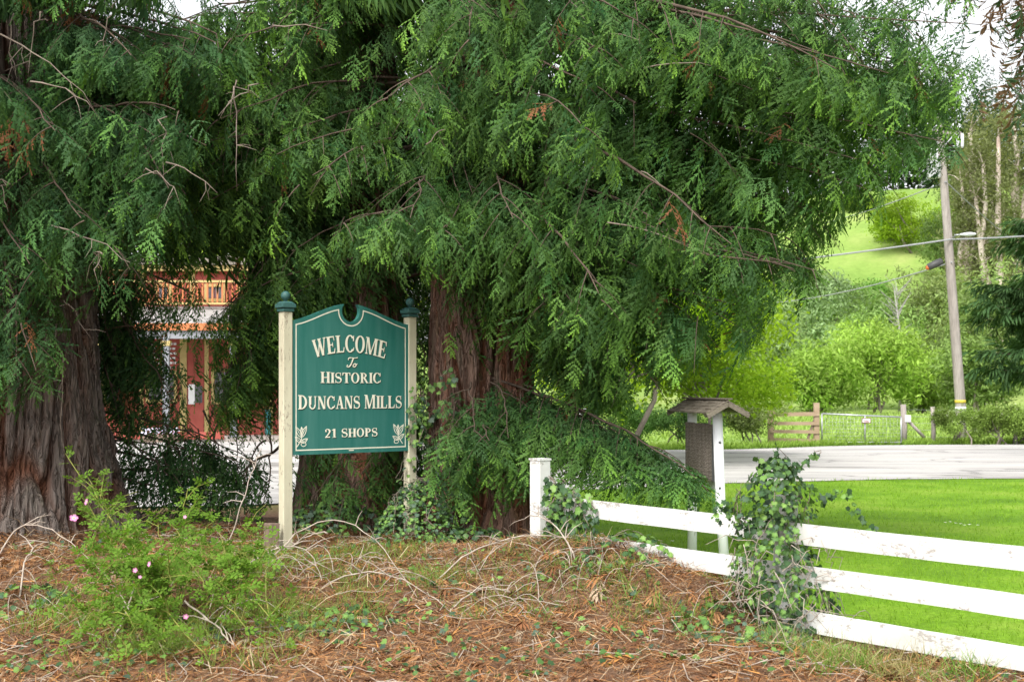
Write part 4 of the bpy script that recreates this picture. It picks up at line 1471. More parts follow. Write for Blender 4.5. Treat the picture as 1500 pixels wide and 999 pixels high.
trunk_mesh('trunk', mid_tree, (gx(470, 13.9), 14.1, gz), (gx(455, 14), 14.4, 13), 0.36, 0.27, 0.1, 12, 0.4, 60, 50, 3.4, 0.05, red=0.4)

trunk_mesh('trunk', mid_tree, (gx(716, 13.7), 13.75, gz), (gx(716, 14), 14.2, 14), 0.42, 0.34, 0.1, 17, 0.3, 60, 50, 3.4, 0.05, red=0.4)  # stem added behind to darken the bright slit between the front stems
YM_X = [250, 280, 310, 350, 410, 470, 520, 560, 610, 640, 700, 735, 770, 800, 850, 950, 1000, 1050, 1100, 1150, 1190, 1240, 1290, 1340, 1400, 1450, 1490, 1520]
YM_Y = [150, 260, 340, 395, 425, 425, 392, 400, 432, 372, 365, 395, 470, 560, 610, 590, 555, 535, 505, 425, 410, 330, 300, 258, 235, 105, 60, 20]


def keep_mid(px, py, D):
    ym = np.interp(px, YM_X, YM_Y) + 22 * (fbm(px * 0.03, px * 0 + 3, 31) - 0.47) * 2
    p = np.where(py < ym - 25, 1.0, np.where(py < ym, 0.7, np.where(py < ym + 25, 0.18, 0.0)))
    # the dim strands left of the sign that half hide the shop
    dim = (px > 230) & (px < 412) & (py >= ym) & (py < 640)
    p = np.where(dim & (D > 12.4), np.where(px > 285, 1.0, 0.75), p)
    under = (px > 405) & (px < 640) & (py > 380) & (py < 790) & (D > 12.62)
    p = np.where(under, 0.85, p)
    p = np.where((px > 190) & (px < 300) & (py < 392), 0.95, p)
    veil = (px > 800) & (px < 1180) & (py > 385)
    p = np.where(veil, p * np.where(fbm(px * 0.016, py * 0.010, 77) > np.where(px < 980, 0.40, 0.47), 1.0, 0.2), p)
    # hollows between the layered boughs
    hol = (D < 12.7) & (px > 300) & (py < 400) & ~((px > 600) & (px < 800) & (py > 90)) & (fbm(px * 0.011 + 5, py * 0.021 + 3, 91) < 0.42)
    p = np.where(hol, p * 0.30, p)
    # open view in front of the stems
    bark = (px > 628) & (px < 790) & (py > 365) & (py < 640) & (D < 12.6)
    p = np.where(bark, np.where(py < 440, 0.62, np.where(py < 520, 0.30, 0.10)), p)
    return p


mc = Crown(101)
rg = np.random.default_rng(77)
# boughs round the stems; longest towards the right, over the fence
for k in range(100):
    az = rg.uniform(-200, 20) if k % 4 else rg.uniform(20, 160)          # degrees from +X; negative = towards the camera
    z0 = rg.uniform(2.9, 6.6) if k < 82 else rg.uniform(6.4, 10.0)
    a = R(az)
    reach = 2.1 + 0.5 * math.cos(a) + 2.0 * max(0, math.cos(a)) ** 2.2 + 0.7 * max(0, -math.cos(a)) ** 2
    if z0 > 6.4: reach *= 0.8
    L = reach * rg.uniform(0.7, 1.1)
    P0 = np.array([CT[0] + 0.25 * math.cos(a), CT[1] + 0.2 * math.sin(a), z0])
    P1 = P0 + np.array([math.cos(a) * L, math.sin(a) * L, -rg.uniform(0.15, 0.55) * L])
    mc.bough(P0, P1, rg.uniform(0.1, 0.45), 0.012 + 0.005 * L, dens=1.0 if k < 82 else 0.55)


def tipb(c, px0, py0, D0, px1, py1, D1, lift=0.25, **kw):
    c.bough(at(px0, py0, D0), at(px1, py1, D1), lift, **kw)


# long boughs reaching over lawn and fence
for (a, b) in [((760, 150, 12.8), (1410, 215, 11.2)), ((760, 40, 12.8), (1480, 40, 11.0)), ((770, 210, 12.8), (1290, 285, 11.6)), ((770, 90, 13), (1430, 130, 12.2)),
               ((780, 260, 12.8), (1235, 320, 12.4)), ((780, 330, 12.8), (1185, 405, 11.4)), ((780, 380, 12.8), (1110, 500, 11.8)), ((780, 330, 12.9), (1150, 420, 12.8)),
               ((770, 0, 12.8), (1440, -10, 11.5)), ((760, 300, 12.7), (1040, 375, 10.6)), ((770, 430, 12.9), (1010, 545, 12.2)), ((770, 420, 12.9), (930, 590, 11.9)),
               ((770, 160, 13.2), (1380, 230, 13.2)), ((760, -60, 13), (1350, 60, 12.6)), ((780, 430, 13), (1060, 520, 13.0)), ((770, 400, 12.9), (880, 600, 12.4)), ((760, 380, 12.7), (860, 480, 10.9)),
               ((650, 330, 12.5), (500, 330, 10.9)), ((650, 260, 12.5), (600, 330, 10.4)), ((640, 200, 12.6), (430, 280, 11.1)), ((690, 240, 12.5), (760, 330, 10.4)), ((690, 340, 12.5), (700, 360, 11.2)),
               ((640, 300, 12.8), (390, 390, 12.6)), ((600, 250, 13), (330, 330, 12.9)), ((600, 330, 13.2), (360, 470, 13.3)), ((560, 400, 13.5), (330, 560, 13.8)), ((640, 120, 12.8), (310, 180, 11.8)),
               ((640, 60, 12.8), (330, 60, 11.6)), ((690, 100, 12.6), (560, 150, 10.3)), ((700, 150, 12.6), (860, 190, 10.2)), ((700, 60, 12.6), (900, 80, 10.4)),
               ((560, 300, 13.6), (300, 480, 13.9)), ((560, 250, 13.6), (240, 330, 13.6)), ((560, 170, 13.5), (210, 230, 13.4)), ((540, 350, 13.8), (310, 600, 13.6)), ((530, 420, 14), (380, 620, 13.4)), ((560, 100, 13.5), (220, 130, 13)), ((540, 300, 13.9), (350, 400, 13.1)), ((550, 200, 13.2), (300, 260, 12.3)), ((520, 380, 14), (290, 520, 14.2)), ((560, 40, 13.5), (230, 40, 12.8)), ((640, 180, 12.6), (360, 250, 11.5)), ((640, 0, 12.8), (300, -20, 12)), ((560, 420, 13.6), (450, 560, 13.5)), ((560, 480, 13.6), (520, 700, 13.35)), ((520, 450, 13.8), (470, 700, 13.5)), ((600, 480, 13.4), (600, 700, 13.35)), ((480, 500, 14.2), (430, 720, 13.6)),
               ((740, 330, 12.6), (800, 450, 11.3)), ((740, 350, 12.6), (840, 530, 11.9))]:
    tipb(mc, *a, *b, 0.3, r0=0.016, sec=0.30)

for k in range(30):
    tipb(mc, rg.uniform(520, 600), rg.uniform(200, 460), 13.7, rg.uniform(300, 410), rg.uniform(380, 630), rg.uniform(12.7, 14.2), 0.2, r0=0.015, sec=0.34)
for k in range(6):
    tipb(mc, rg.uniform(600, 640), rg.uniform(300, 360), 13.6, rg.uniform(595, 640), rg.uniform(430, 640), rg.uniform(13.1, 13.6), 0.1, r0=0.012, sec=0.4)
for k in range(9):
    tipb(mc, rg.uniform(470, 600), rg.uniform(250, 330), 14.1, rg.uniform(420, 620), rg.uniform(400, 560), rg.uniform(13.7, 14.6), 0.2, r0=0.014, sec=0.36)
for k in range(10):
    tipb(mc, 770, rg.uniform(230, 400), 12.9, rg.uniform(980, 1190), rg.uniform(330, 510), rg.uniform(11.4, 13.2), 0.25, r0=0.014, sec=0.32)
for k in range(26):
    tipb(mc, rg.uniform(500, 620), rg.uniform(-40, 270), 13.5, rg.uniform(205, 350), rg.uniform(10, 385), rg.uniform(12.4, 14.2), 0.25, r0=0.018, sec=0.32)
for k in range(5):
    tipb(mc, rg.uniform(600, 630), rg.uniform(520, 580), 13.3, rg.uniform(600, 636), rg.uniform(620, 720), rg.uniform(12.9, 13.2), 0.1, r0=0.01, sec=0.45)
for k in range(7):
    tipb(mc, rg.uniform(500, 620), rg.uniform(560, 640), 13.0, rg.uniform(430, 610), rg.uniform(680, 770), rg.uniform(12.75, 13.1), 0.12, r0=0.01, sec=0.4)
for k in range(14):
    tipb(mc, rg.uniform(900, 1050), rg.uniform(-60, 120), 12.6, rg.uniform(1230, 1480), rg.uniform(-20, 190), rg.uniform(11.2, 13.2), 0.25, r0=0.012, sec=0.34)
for k in range(8):
    tipb(mc, rg.uniform(620, 780), rg.uniform(60, 200), 12.5, rg.uniform(610, 800), rg.uniform(170, 330), rg.uniform(11.3, 12.1), 0.2, r0=0.01, sec=0.4)
for k in range(9):
    tipb(mc, rg.uniform(640, 770), rg.uniform(270, 350), 12.4, rg.uniform(630, 780), rg.uniform(390, 500), rg.uniform(11.9, 12.4), 0.15, r0=0.01, sec=0.4, hang=1.3)
for k in range(16):
    tipb(mc, 770, rg.uniform(330, 430), 12.9, rg.uniform(800, 1000), rg.uniform(500, 610), rg.uniform(11.6, 13.4), 0.2, r0=0.014, sec=0.36)


def lite_mid(px, py, mid):
    return (py < -25) | (px > 1530) | ((mid[:, 1] > 13.3) & (py < 395))


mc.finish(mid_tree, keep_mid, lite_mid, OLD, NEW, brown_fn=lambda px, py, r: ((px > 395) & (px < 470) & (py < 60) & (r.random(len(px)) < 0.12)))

# low bough that reaches right in front of the fence, plus the sprays round the foot of the stems
lb = Crown(202)
tipb(lb, 722, 552, 12.6, 1030, 712, 10.9, 0.10, r0=0.014, sec=0.26, t0=0.03, hang=0.9, step=0.055)
tipb(lb, 740, 590, 12.5, 940, 680, 11.3, 0.1, r0=0.010, sec=0.26, t0=0.1, hang=1.2, step=0.07)
tipb(lb, 735, 565, 12.5, 1010, 690, 11.1, 0.14, r0=0.008, sec=0.26, t0=0.05, hang=0.6, step=0.06)
tipb(lb, 700, 620, 12.4, 720, 650, 11.5, 0.15, r0=0.014, sec=0.4, hang=1.2, step=0.09)
tipb(lb, 690, 560, 12.4, 690, 640, 11.6, 0.15, r0=0.012, sec=0.4, hang=1.2, step=0.09)
tipb(lb, 700, 640, 12.4, 790, 700, 11.6, 0.1, r0=0.012, sec=0.4, hang=1.2, step=0.09)
tipb(lb, 670, 590, 12.3, 645, 690, 11.8, 0.12, r0=0.01, sec=0.4, hang=1.2, step=0.08)
tipb(lb, 720, 560, 12.3, 745, 650, 11.7, 0.12, r0=0.01, sec=0.4, hang=1.2, step=0.08)
tipb(lb, 690, 640, 12.4, 655, 710, 11.8, 0.1, r0=0.012, sec=0.35, hang=1.2, step=0.09)
tipb(lb, 760, 560, 12.5, 900, 640, 12.0, 0.1, r0=0.012, sec=0.35, hang=1.2, step=0.09)


def keep_low(px, py, D):
    top = np.interp(px, [620, 650, 700, 760, 830, 900, 1000, 1040, 1060], [640, 600, 560, 575, 610, 620, 665, 690, 720])
    bot = np.interp(px, [620, 660, 700, 740, 780, 830, 900, 1000, 1040, 1060], [700, 750, 765, 735, 735, 728, 730, 745, 735, 725])
    return np.where((py > top - 12 - 45 * (fbm(px * 0.03, py * 0.0 + 4, 55) - 0.3)) & (py < bot) & (px > 630) & (px < 1055), 1.0, 0.0)


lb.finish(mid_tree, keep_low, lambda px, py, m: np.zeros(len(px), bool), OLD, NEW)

# ------------------------------------------------------------------ left redwood
LT = np.array([gx(10, 12.9), 12.9])
left_tree = empty('redwood_tree', (LT[0], LT[1], 0.2))
tag(left_tree, 'thick-trunked redwood at the left edge with furrowed bark', 'tree')
gz = float(ground_h(LT[0] + 0.8, LT[1] - 0.6)) - 0.12
trunk_mesh('trunk', left_tree, (LT[0], LT[1], gz), (LT[0] - 0.3, LT[1] + 0.1, 18), 1.12, 0.93, 0.3, 2, 0.34, 320, 125, 2.9, 0.12, 1.3)


def keep_left(px, py, D):
    ym = np.interp(px, [-300, 0, 40, 75, 95, 140, 190, 230, 260, 290, 330], [600, 585, 590, 585, 520, 440, 425, 395, 340, 250, 120]) + 20 * (fbm(px * 0.04, px * 0 + 8, 33) - 0.47) * 2
    p = np.where(py < ym - 25, 1.0, np.where(py < ym, 0.6, np.where(py < ym + 20, 0.15, 0)))
    dim = (px > 150) & (px < 300) & (py > ym) & (py < 650) & (D > 13.2)
    p = np.where(dim, np.where(px < 225, 1.0, 0.8), p)
    low = (px > 165) & (px < 400) & (py > 640) & (py < 770) & (D > 13.2)
    p = np.where(low, 0.8, p)
    p = np.where(px > 330, np.where(low, p, 0), p)
    return p


lc = Crown(303)
for k in range(54):
    az = rg.uniform(-150, 25) if k % 6 else rg.uniform(25, 200)
    a = R(az)
    z0 = rg.uniform(3.0, 6.4) if k < 44 else rg.uniform(6.2, 10.0)
    L = rg.uniform(1.5, 2.6)
    P0 = np.array([LT[0] + 0.7 * math.cos(a), LT[1] + 0.7 * math.sin(a), z0])
    P1 = P0 + np.array([math.cos(a) * L, math.sin(a) * L, -rg.uniform(0.2, 0.6) * L])
    lc.bough(P0, P1, rg.uniform(0.05, 0.35), 0.012 + 0.005 * L, dens=1.0 if k < 44 else 0.55)
for (a, b) in [((10, 300, 12.0), (60, 560, 10.6)), ((0, 330, 12.0), (20, 560, 10.8)), ((40, 180, 12.0), (265, 165, 10.6)), ((40, 130, 12.0), (250, 220, 10.9)), ((60, 250, 12.1), (230, 320, 10.9)),
               ((60, 320, 12.1), (190, 400, 11.4)), ((80, 60, 12.2), (290, 60, 11.4)), ((-40, 250, 12), (50, 400, 10.4)), ((60, 220, 12.1), (130, 330, 10.3)), ((20, 420, 12.0), (30, 580, 11.0)), ((-10, 100, 12), (90, 200, 10.2)), ((70, 0, 12.1), (200, 90, 10.6)),
               ((110, 420, 13.4), (210, 520, 13.8)), ((120, 480, 13.5), (230, 600, 13.9)), ((120, 400, 13.4), (250, 450, 13.8)), ((140, 600, 13.6), (380, 680, 13.8)), ((150, 660, 13.5), (330, 730, 13.5)), ((150, 560, 13.6), (300, 640, 13.9)),
               ((160, 690, 13.5), (400, 720, 13.7)), ((140, 500, 13.6), (260, 560, 13.7)), ((120, 340, 13.3), (200, 470, 13.3)), ((130, 420, 13.4), (180, 560, 13.3)), ((110, 450, 13.5), (190, 620, 13.6)), ((150, 640, 13.6), (250, 700, 13.3)), ((150, 700, 13.4), (300, 760, 13.3)), ((350, 600, 14), (270, 720, 13.8)), ((420, 650, 14), (300, 750, 13.6)), ((120, 380, 13.3), (290, 400, 13.6))]:
    tipb(lc, *a, *b, 0.22, r0=0.018, sec=0.34)
for k in range(16):
    tipb(lc, rg.uniform(60, 110), rg.uniform(-30, 300), 12.3, rg.uniform(140, 290), rg.uniform(20, 370), rg.uniform(10.9, 13.2), 0.2, r0=0.014, sec=0.34, hang=0.7)
for k in range(22):
    tipb(lc, rg.uniform(90, 140), rg.uniform(330, 520), 13.4, rg.uniform(165, 275), rg.uniform(400, 630), rg.uniform(13.2, 14.0), 0.15, r0=0.012, sec=0.34)
for k in range(12):
    tipb(lc, rg.uniform(130, 420), rg.uniform(600, 660), 13.7, rg.uniform(180, 390), rg.uniform(670, 760), rg.uniform(13.3, 13.9), 0.15, r0=0.012, sec=0.34)
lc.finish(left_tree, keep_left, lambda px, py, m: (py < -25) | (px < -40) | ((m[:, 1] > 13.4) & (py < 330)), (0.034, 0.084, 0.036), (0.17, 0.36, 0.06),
          brown_fn=lambda px, py, r: (((px - 122) ** 2 + (py - 20) ** 2 < 22 ** 2) | ((px - 15) ** 2 + (py - 205) ** 2 < 20 ** 2) | ((abs(px - 262) < 7) & (abs(py - 130) < 22))))

# pale dead twigs hanging among the left boughs
mb = MB()
rr = random.Random(15)
for (x0, y0, x1, y1, D) in [(0, 55, 140, 160, 10.5), (45, 120, 145, 165, 10.3), (350, 120, 335, 165, 11.2), (345, 130, 350, 270, 11.2), (380, 125, 320, 170, 11.2),
                            (245, 240, 320, 288, 10.6), (80, 330, 190, 390, 10.4), (150, 368, 138, 412, 10.4), (240, 170, 238, 260, 10.6), (10, 270, 5, 300, 10.4), (80, 470, 95, 660, 11.55), (90, 440, 130, 500, 11.5), (170, 0, 150, 80, 11),
                            (60, 20, 40, 110, 10.8), (20, 20, 10, 120, 11), (210, 250, 260, 290, 10.5)]:
    a, b = at(x0, y0, D), at(x1, y1, D - 0.1)
    pts = []
    for k in range(7):
        s = k / 6
        p = a.lerp(b, s); p += Vector((rr.gauss(0, 0.016), rr.gauss(0, 0.03), 0.07 * math.sin(s * math.pi * rr.uniform(0.8, 1.2)) + rr.gauss(0, 0.016))); pts.append(p)
    mb.tube(pts, list(np.linspace(0.0075, 0.002, 7)), 5)
    for j in range(3):
        q_ = pts[rr.randrange(1, 6)]; e_ = q_ + Vector((rr.gauss(0, .1), rr.gauss(0, .05), -abs(rr.gauss(0, .12)))); mb.tube([q_, q_.lerp(e_, .5) + Vector((rr.gauss(0, .015), 0, 0.01)), e_], [0.004, 0.003, 0.0012], 4, False)
tag(mb.build('dead_twigs', M_palebranch, left_tree), kind='stuff')
mb = MB()
for (x0, y0, x1, y1, D) in [(835, 0, 885, 75, 11.4), (850, 0, 900, 70, 11.5), (885, 48, 945, 65, 11.2), (945, 100, 1040, 95, 10.8), (890, 325, 1040, 375, 10.5), (940, 250, 975, 280, 10.8),
                            (625, 215, 650, 190, 10.4), (400, 40, 480, 45, 11)]:
    a, b = at(x0, y0, D), at(x1, y1, D - 0.1)
    pts = []
    for k in range(6):
        s = k / 5
        p = a.lerp(b, s); p += Vector((rr.gauss(0, 0.01), rr.gauss(0, 0.02), 0.03 * math.sin(s * math.pi) + rr.gauss(0, 0.006))); pts.append(p)
    mb.tube(pts, list(np.linspace(0.0065, 0.0025, 6)), 5)
tag(mb.build('dead_twigs', M_palebranch, mid_tree), kind='stuff')

# ================================================================== broadleaf trees and shrubs
def clump_template(seed, n=7, size=0.34, aspect=0.6):
    r = np.random.default_rng(seed)
    V, T, W = [], [], []
    for k in range(n):
        c = r.normal(0, 0.42, 3)
        d = nrm(r.normal(0, 1, 3) * [1, 1, 0.45]); u = nrm(np.cross(d, r.normal(0, 0.45, 3) + [0, 0, 1.0]))
        i = len(V)
        l, wd = size * r.uniform(0.7, 1.2), size * aspect * r.uniform(0.7, 1.2)
        V += [c - d * l * .5, c + u * wd * .5 + d * l * 0.05, c + d * l * .5, c - u * wd * .5 + d * l * 0.05]
        W += [0.2, 0.4, 0.9, 0.4]
        T += [[i, i + 1, i + 2], [i, i + 2, i + 3]]
    return np.array(V), np.array(T), np.array(W)


CLUMPS = [clump_template(s, 5, 0.38) for s in (1, 2, 3)]
CLUMPS_NARROW = [clump_template(s, 5, 0.45, 0.30) for s in (4, 5, 6)]


def leafy(name, label, cat, base, H, rx, ry, rz, ncl, cs, c0, c1, seed, trunk_r=0.15, lobes=12, group=None, narrow=False, zc=None, stems=1, mat=None, fill=0.35, trunk_mat=None, flowers=0):
    r = np.random.default_rng(seed)
    base = np.array(base, float)
    root = empty(name, base)
    tag(root, label, cat, group)
    zc = H - rz if zc is None else zc
    cen = base + np.array([0, 0, zc])
    # lobes spread through the crown
    lc_ = []
    for k in range(lobes):
        v = nrm(r.normal(0, 1, 3)); q = r.uniform(0.35, 0.78)
        v[2] = v[2] * 0.9 + 0.08
        lc_.append(cen + v * q * np.array([rx, ry, rz]))
    lc_ = np.array(lc_)
    lr = r.uniform(0.22, 0.50, lobes) * (rx * ry * rz) ** (1 / 3.0)
    pick = r.integers(0, lobes, ncl)
    v = nrm(r.normal(0, 1, (ncl, 3)))
    rad = np.where(r.random(ncl) < fill, r.random(ncl) ** 0.5, r.uniform(0.82, 1.08, ncl))
    pos = lc_[pick] + v * (rad * lr[pick])[:, None] * np.array([1.15, 1.15, 0.70])
    pos += r.normal(0, 0.10, (ncl, 3)) * lr[pick][:, None]
    ok_ = pos[:, 2] > base[2] + 0.03
    pos, v, pick = pos[ok_], v[ok_], pick[ok_]
    n = len(pos)
    d = nrm(r.normal(0, 1, (n, 3))); u = nrm(r.normal(0, 0.45, (n, 3)) + v[:n] * 0.9 + np.array([0, 0, 0.35]))
    lob = (0.62 + 0.76 * r.random(lobes))[pick[:n]]
    a0 = np.array(c0) * (lob * r.uniform(0.75, 1.25, n))[:, None]; a1 = np.array(c1) * (lob * r.uniform(0.75, 1.25, n))[:, None]
    sets = []
    TM = CLUMPS_NARROW if narrow else CLUMPS
    which = r.integers(0, 3, n)
    fr = frames(d, u)
    for k in range(3):
        m = which == k
        if m.any(): sets.append(scatter(TM[k], pos[m], fr[m], cs * r.uniform(0.7, 1.3, m.sum()), a0[m], a1[m]))
    if flowers:
        k = r.choice(n, flowers); fp = pos[k] + np.array([0, -0.12, 0.10])
        wv = np.ones((flowers, 3)) * np.array([0.75, 0.75, 0.62])
        sets.append(scatter(CLUMPS[0], fp, fr[k], cs * 0.38 * r.uniform(0.6, 1.2, flowers), wv, wv))
    V, T, Cc = join_sets(sets)
    tag(mesh_np('crown', V, [T], mat or M_broad, Cc, root), kind='stuff')
    mb = MB()
    for s in range(stems):
        b = base + np.array([r.normal(0, 0.25), r.normal(0, 0.25), 0]) * (stems > 1)
        t = cen + np.array([r.normal(0, rx * 0.15), r.normal(0, ry * 0.15), -rz * 0.1])
        mb.tube([b - [0, 0, 0.2], b * 0.6 + t * 0.4 + [r.normal(0, .1 * rx), 0, 0], t], [trunk_r, trunk_r * 0.75, trunk_r * 0.4], 8)
    for k in range(lobes):
        a = base * 0.45 + cen * 0.55 + np.array([0, 0, r.uniform(-0.2, 0.3) * rz])
        m_ = (a + lc_[k]) / 2 + np.array([0, 0, -0.08 * rz])
        mb.tube([a, m_, lc_[k]], [trunk_r * 0.45, trunk_r * 0.3, trunk_r * 0.1], 5, False)
    tag(mb.build('trunk', trunk_mat or M_trunk, root))
    return root


# bright maple behind the redwood, right of the stems
leafy('maple_tree', 'bright yellow-green maple glimpsed through the hanging redwood boughs', 'tree', (gx(902, 27), 27, 0), 6.8, 4.3, 2.4, 2.9, 7000, 0.34, (0.17, 0.31, 0.012), (0.34, 0.50, 0.03), 41, 0.07, 28)
leafy('maple_tree', 'bright green maple right behind the notice board roof', 'tree', (gx(1035, 31), 31, 0), 4.6, 2.5, 1.8, 2.1, 2600, 0.34, (0.16, 0.30, 0.014), (0.32, 0.48, 0.035), 43, 0.05, 14)
leafy('maple_tree', 'low bright green maple sapling left of the notice board roof', 'tree', (gx(850, 29), 29, 0), 4.2, 1.9, 1.6, 1.7, 2200, 0.22, (0.13, 0.27, 0.015), (0.27, 0.43, 0.03), 42, 0.05, 10)

# hedge and shrubs across the road
leafy('roadside_shrub', 'tangled shrub with white blossom behind the notice board roof', 'shrub', (gx(1098, 36.4), 36.6, 0), 2.0, 1.4, 0.8, 1.0, 1700, 0.19, (0.11, 0.16, 0.05), (0.23, 0.30, 0.09), 51, 0.03, 9, stems=4, flowers=70)
leafy('roadside_shrub', 'dark green hedge shrub across the road left of the notice board', 'shrub', (gx(1000, 35.5), 36.4, 0), 1.5, 1.5, 0.7, 0.75, 1500, 0.17, (0.05, 0.11, 0.03), (0.10, 0.20, 0.05), 52, 0.03, 9, stems=4)
leafy('roadside_shrub', 'dark green hedge shrub across the road behind the low redwood bough', 'shrub', (gx(900, 36.5), 37.6, 0), 1.8, 1.7, 0.7, 0.9, 1500, 0.17, (0.05, 0.11, 0.03), (0.10, 0.20, 0.05), 53, 0.03, 9, stems=4)
for k, (px, lab, h, rx, fl) in enumerate(((1405, 'flowering shrub at the foot of the utility pole', 1.0, 0.9, 40), (1460, 'low flowering shrub right of the utility pole', 1.15, 1.1, 60), (1512, 'flowering shrub at the right edge across the road', 1.1, 1.0, 40))):
    leafy('roadside_shrub', lab, 'shrub', (gx(px, 38.0), 37.95, 0), h * 1.15, rx * 1.1, 0.5, h * 0.6, 1300, 0.17, (0.12, 0.19, 0.04), (0.24, 0.34, 0.08), 60 + k, 0.03, 8, stems=3, flowers=fl)

# willows along the far side of the field; greens lightened instead of haze
WL = [(1110, 84, 7.2, 3.6, (0.194, 0.293, 0.107), (0.369, 0.498, 0.211), 'grey-green willow left of the field, beyond the plank fence'),
      (1190, 90, 9.6, 3.4, (0.182, 0.286, 0.120), (0.343, 0.464, 0.242), 'tall soft willow above the plank fence'),
      (1195, 78, 3.9, 2.6, (0.194, 0.330, 0.049), (0.374, 0.529, 0.114), 'low bright green willow above the pipe gate'),
      (1285, 80, 5.4, 3.2, (0.194, 0.330, 0.049), (0.374, 0.515, 0.114), 'low bright green willow right of the pipe gate'),
      (1282, 96, 8.0, 3.2, (0.179, 0.301, 0.078), (0.341, 0.492, 0.174), 'tall leafy willow with a bare grey limb beside it'),
      (1352, 84, 3.4, 2.2, (0.179, 0.291, 0.049), (0.329, 0.463, 0.114), 'low willow just left of the utility pole'),
      (1370, 97, 9.8, 3.0, (0.179, 0.251, 0.082), (0.329, 0.396, 0.162), 'olive green willow behind the utility pole'),
      (1450, 86, 7.8, 3.9, (0.164, 0.251, 0.073), (0.299, 0.396, 0.145), 'broad willow right of the utility pole'),
      (1530, 82, 8.4, 3.9, (0.164, 0.251, 0.073), (0.299, 0.396, 0.145), 'broad willow at the right edge of the field'),
      (1040, 80, 6.4, 3.6, (0.164, 0.251, 0.082), (0.299, 0.410, 0.145), 'willow behind the bright maple'),
      (1430, 78, 4.0, 2.6, (0.149, 0.237, 0.065), (0.269, 0.383, 0.114), 'low willow thicket right of the pole foot')]
for k, (px, D, h, rr_, a, b, lab) in enumerate(WL):
    h = h * (1.28 if h > 6 else 1.15)
    leafy('willow_tree', lab, 'tree', (gx(px, D), D, 0), h, rr_ * 1.1, 2.4, h * 0.55, 1900, 0.80, a, b, 80 + k, 0.10, 20, 'willows beyond the field', narrow=True, zc=h * 0.5, stems=3, fill=0.15)

# bare grey snag among the willows
mb = MB()
rr = random.Random(3)
b = at(1318, 600, 90); t_ = at(1310, 425, 90)
base_pts = [Vector((b.x, 90, 0)), b.lerp(t_, 0.45) + Vector((0.4, 0, 0)), t_]
mb.tube(base_pts, [0.14, 0.09, 0.03], 7)
for k in range(46):
    s = rr.uniform(0.35, 1); p = b.lerp(t_, s) + Vector((0.2, 0, 0)); q = p + Vector((rr.uniform(-1.4, 1.2), rr.uniform(-.5, .5), rr.uniform(0.2, 1.7)))
    mb.tube([p, p.lerp(q, 0.5) + Vector((rr.uniform(-.2, .2), 0, 0.1)), q], [0.035, 0.022, 0.01], 4, False)
tag(mb.build('dead_tree', mat_flat('bleached_wood', (0.30, 0.29, 0.26), 0.9), None), 'bare bleached dead tree standing among the willows', 'tree')

# oaks on the grassy hillside
def hz(x, y): return float(ground_h(x, y))


HL = [(1335, 185, 8.6, 5.4, (0.13, 0.24, 0.012), (0.30, 0.43, 0.03), 'round yellow-green tree on the grassy hillside left of the pole'),
      (1312, 192, 5.0, 3.0, (0.12, 0.22, 0.014), (0.28, 0.40, 0.03), 'upper round yellow-green tree on the hillside'),
      (1205, 150, 3.8, 3.6, (0.095, 0.189, 0.027), (0.203, 0.338, 0.054), 'dark green oak at the foot of the hillside above the willows'),
      (1262, 155, 4.0, 3.6, (0.090, 0.195, 0.045), (0.195, 0.330, 0.075), 'dull green oak beside the yellow-green hillside tree'),
      (1140, 155, 5.2, 4.0, (0.10, 0.20, 0.02), (0.20, 0.33, 0.04), 'mid green oak partly behind the redwood tips'),
      (1398, 170, 9.0, 3.2, (0.09, 0.15, 0.04), (0.17, 0.25, 0.08), 'olive oak on the hillside behind the pole'),
      (1090, 130, 8.2, 4.4, (0.10, 0.20, 0.02), (0.20, 0.33, 0.04), 'oak hidden behind the maple on the hillside'),
      (1258, 215, 2.6, 3.0, (0.13, 0.22, 0.03), (0.25, 0.36, 0.07), 'small pale bush high on the grassy slope'),
      (1412, 200, 11.0, 4.4, (0.10, 0.17, 0.05), (0.19, 0.28, 0.09), 'tall olive tree on the slope right of the yellow-green one'),
      (1440, 165, 12.0, 5.0, (0.11, 0.18, 0.05), (0.20, 0.29, 0.10), 'olive tree behind the eucalyptus stems')]
for k, (px, D, h, rr_, a, b, lab) in enumerate(HL):
    x = gx(px, D)
    leafy('oak_tree', lab, 'tree', (x, D, hz(x, D)), h * 1.3, rr_ * 1.35, 3.6, h * 0.62, 1900, 0.85, a, b, 120 + k, 0.2, 14, 'oaks on the hillside', zc=h * 0.52)

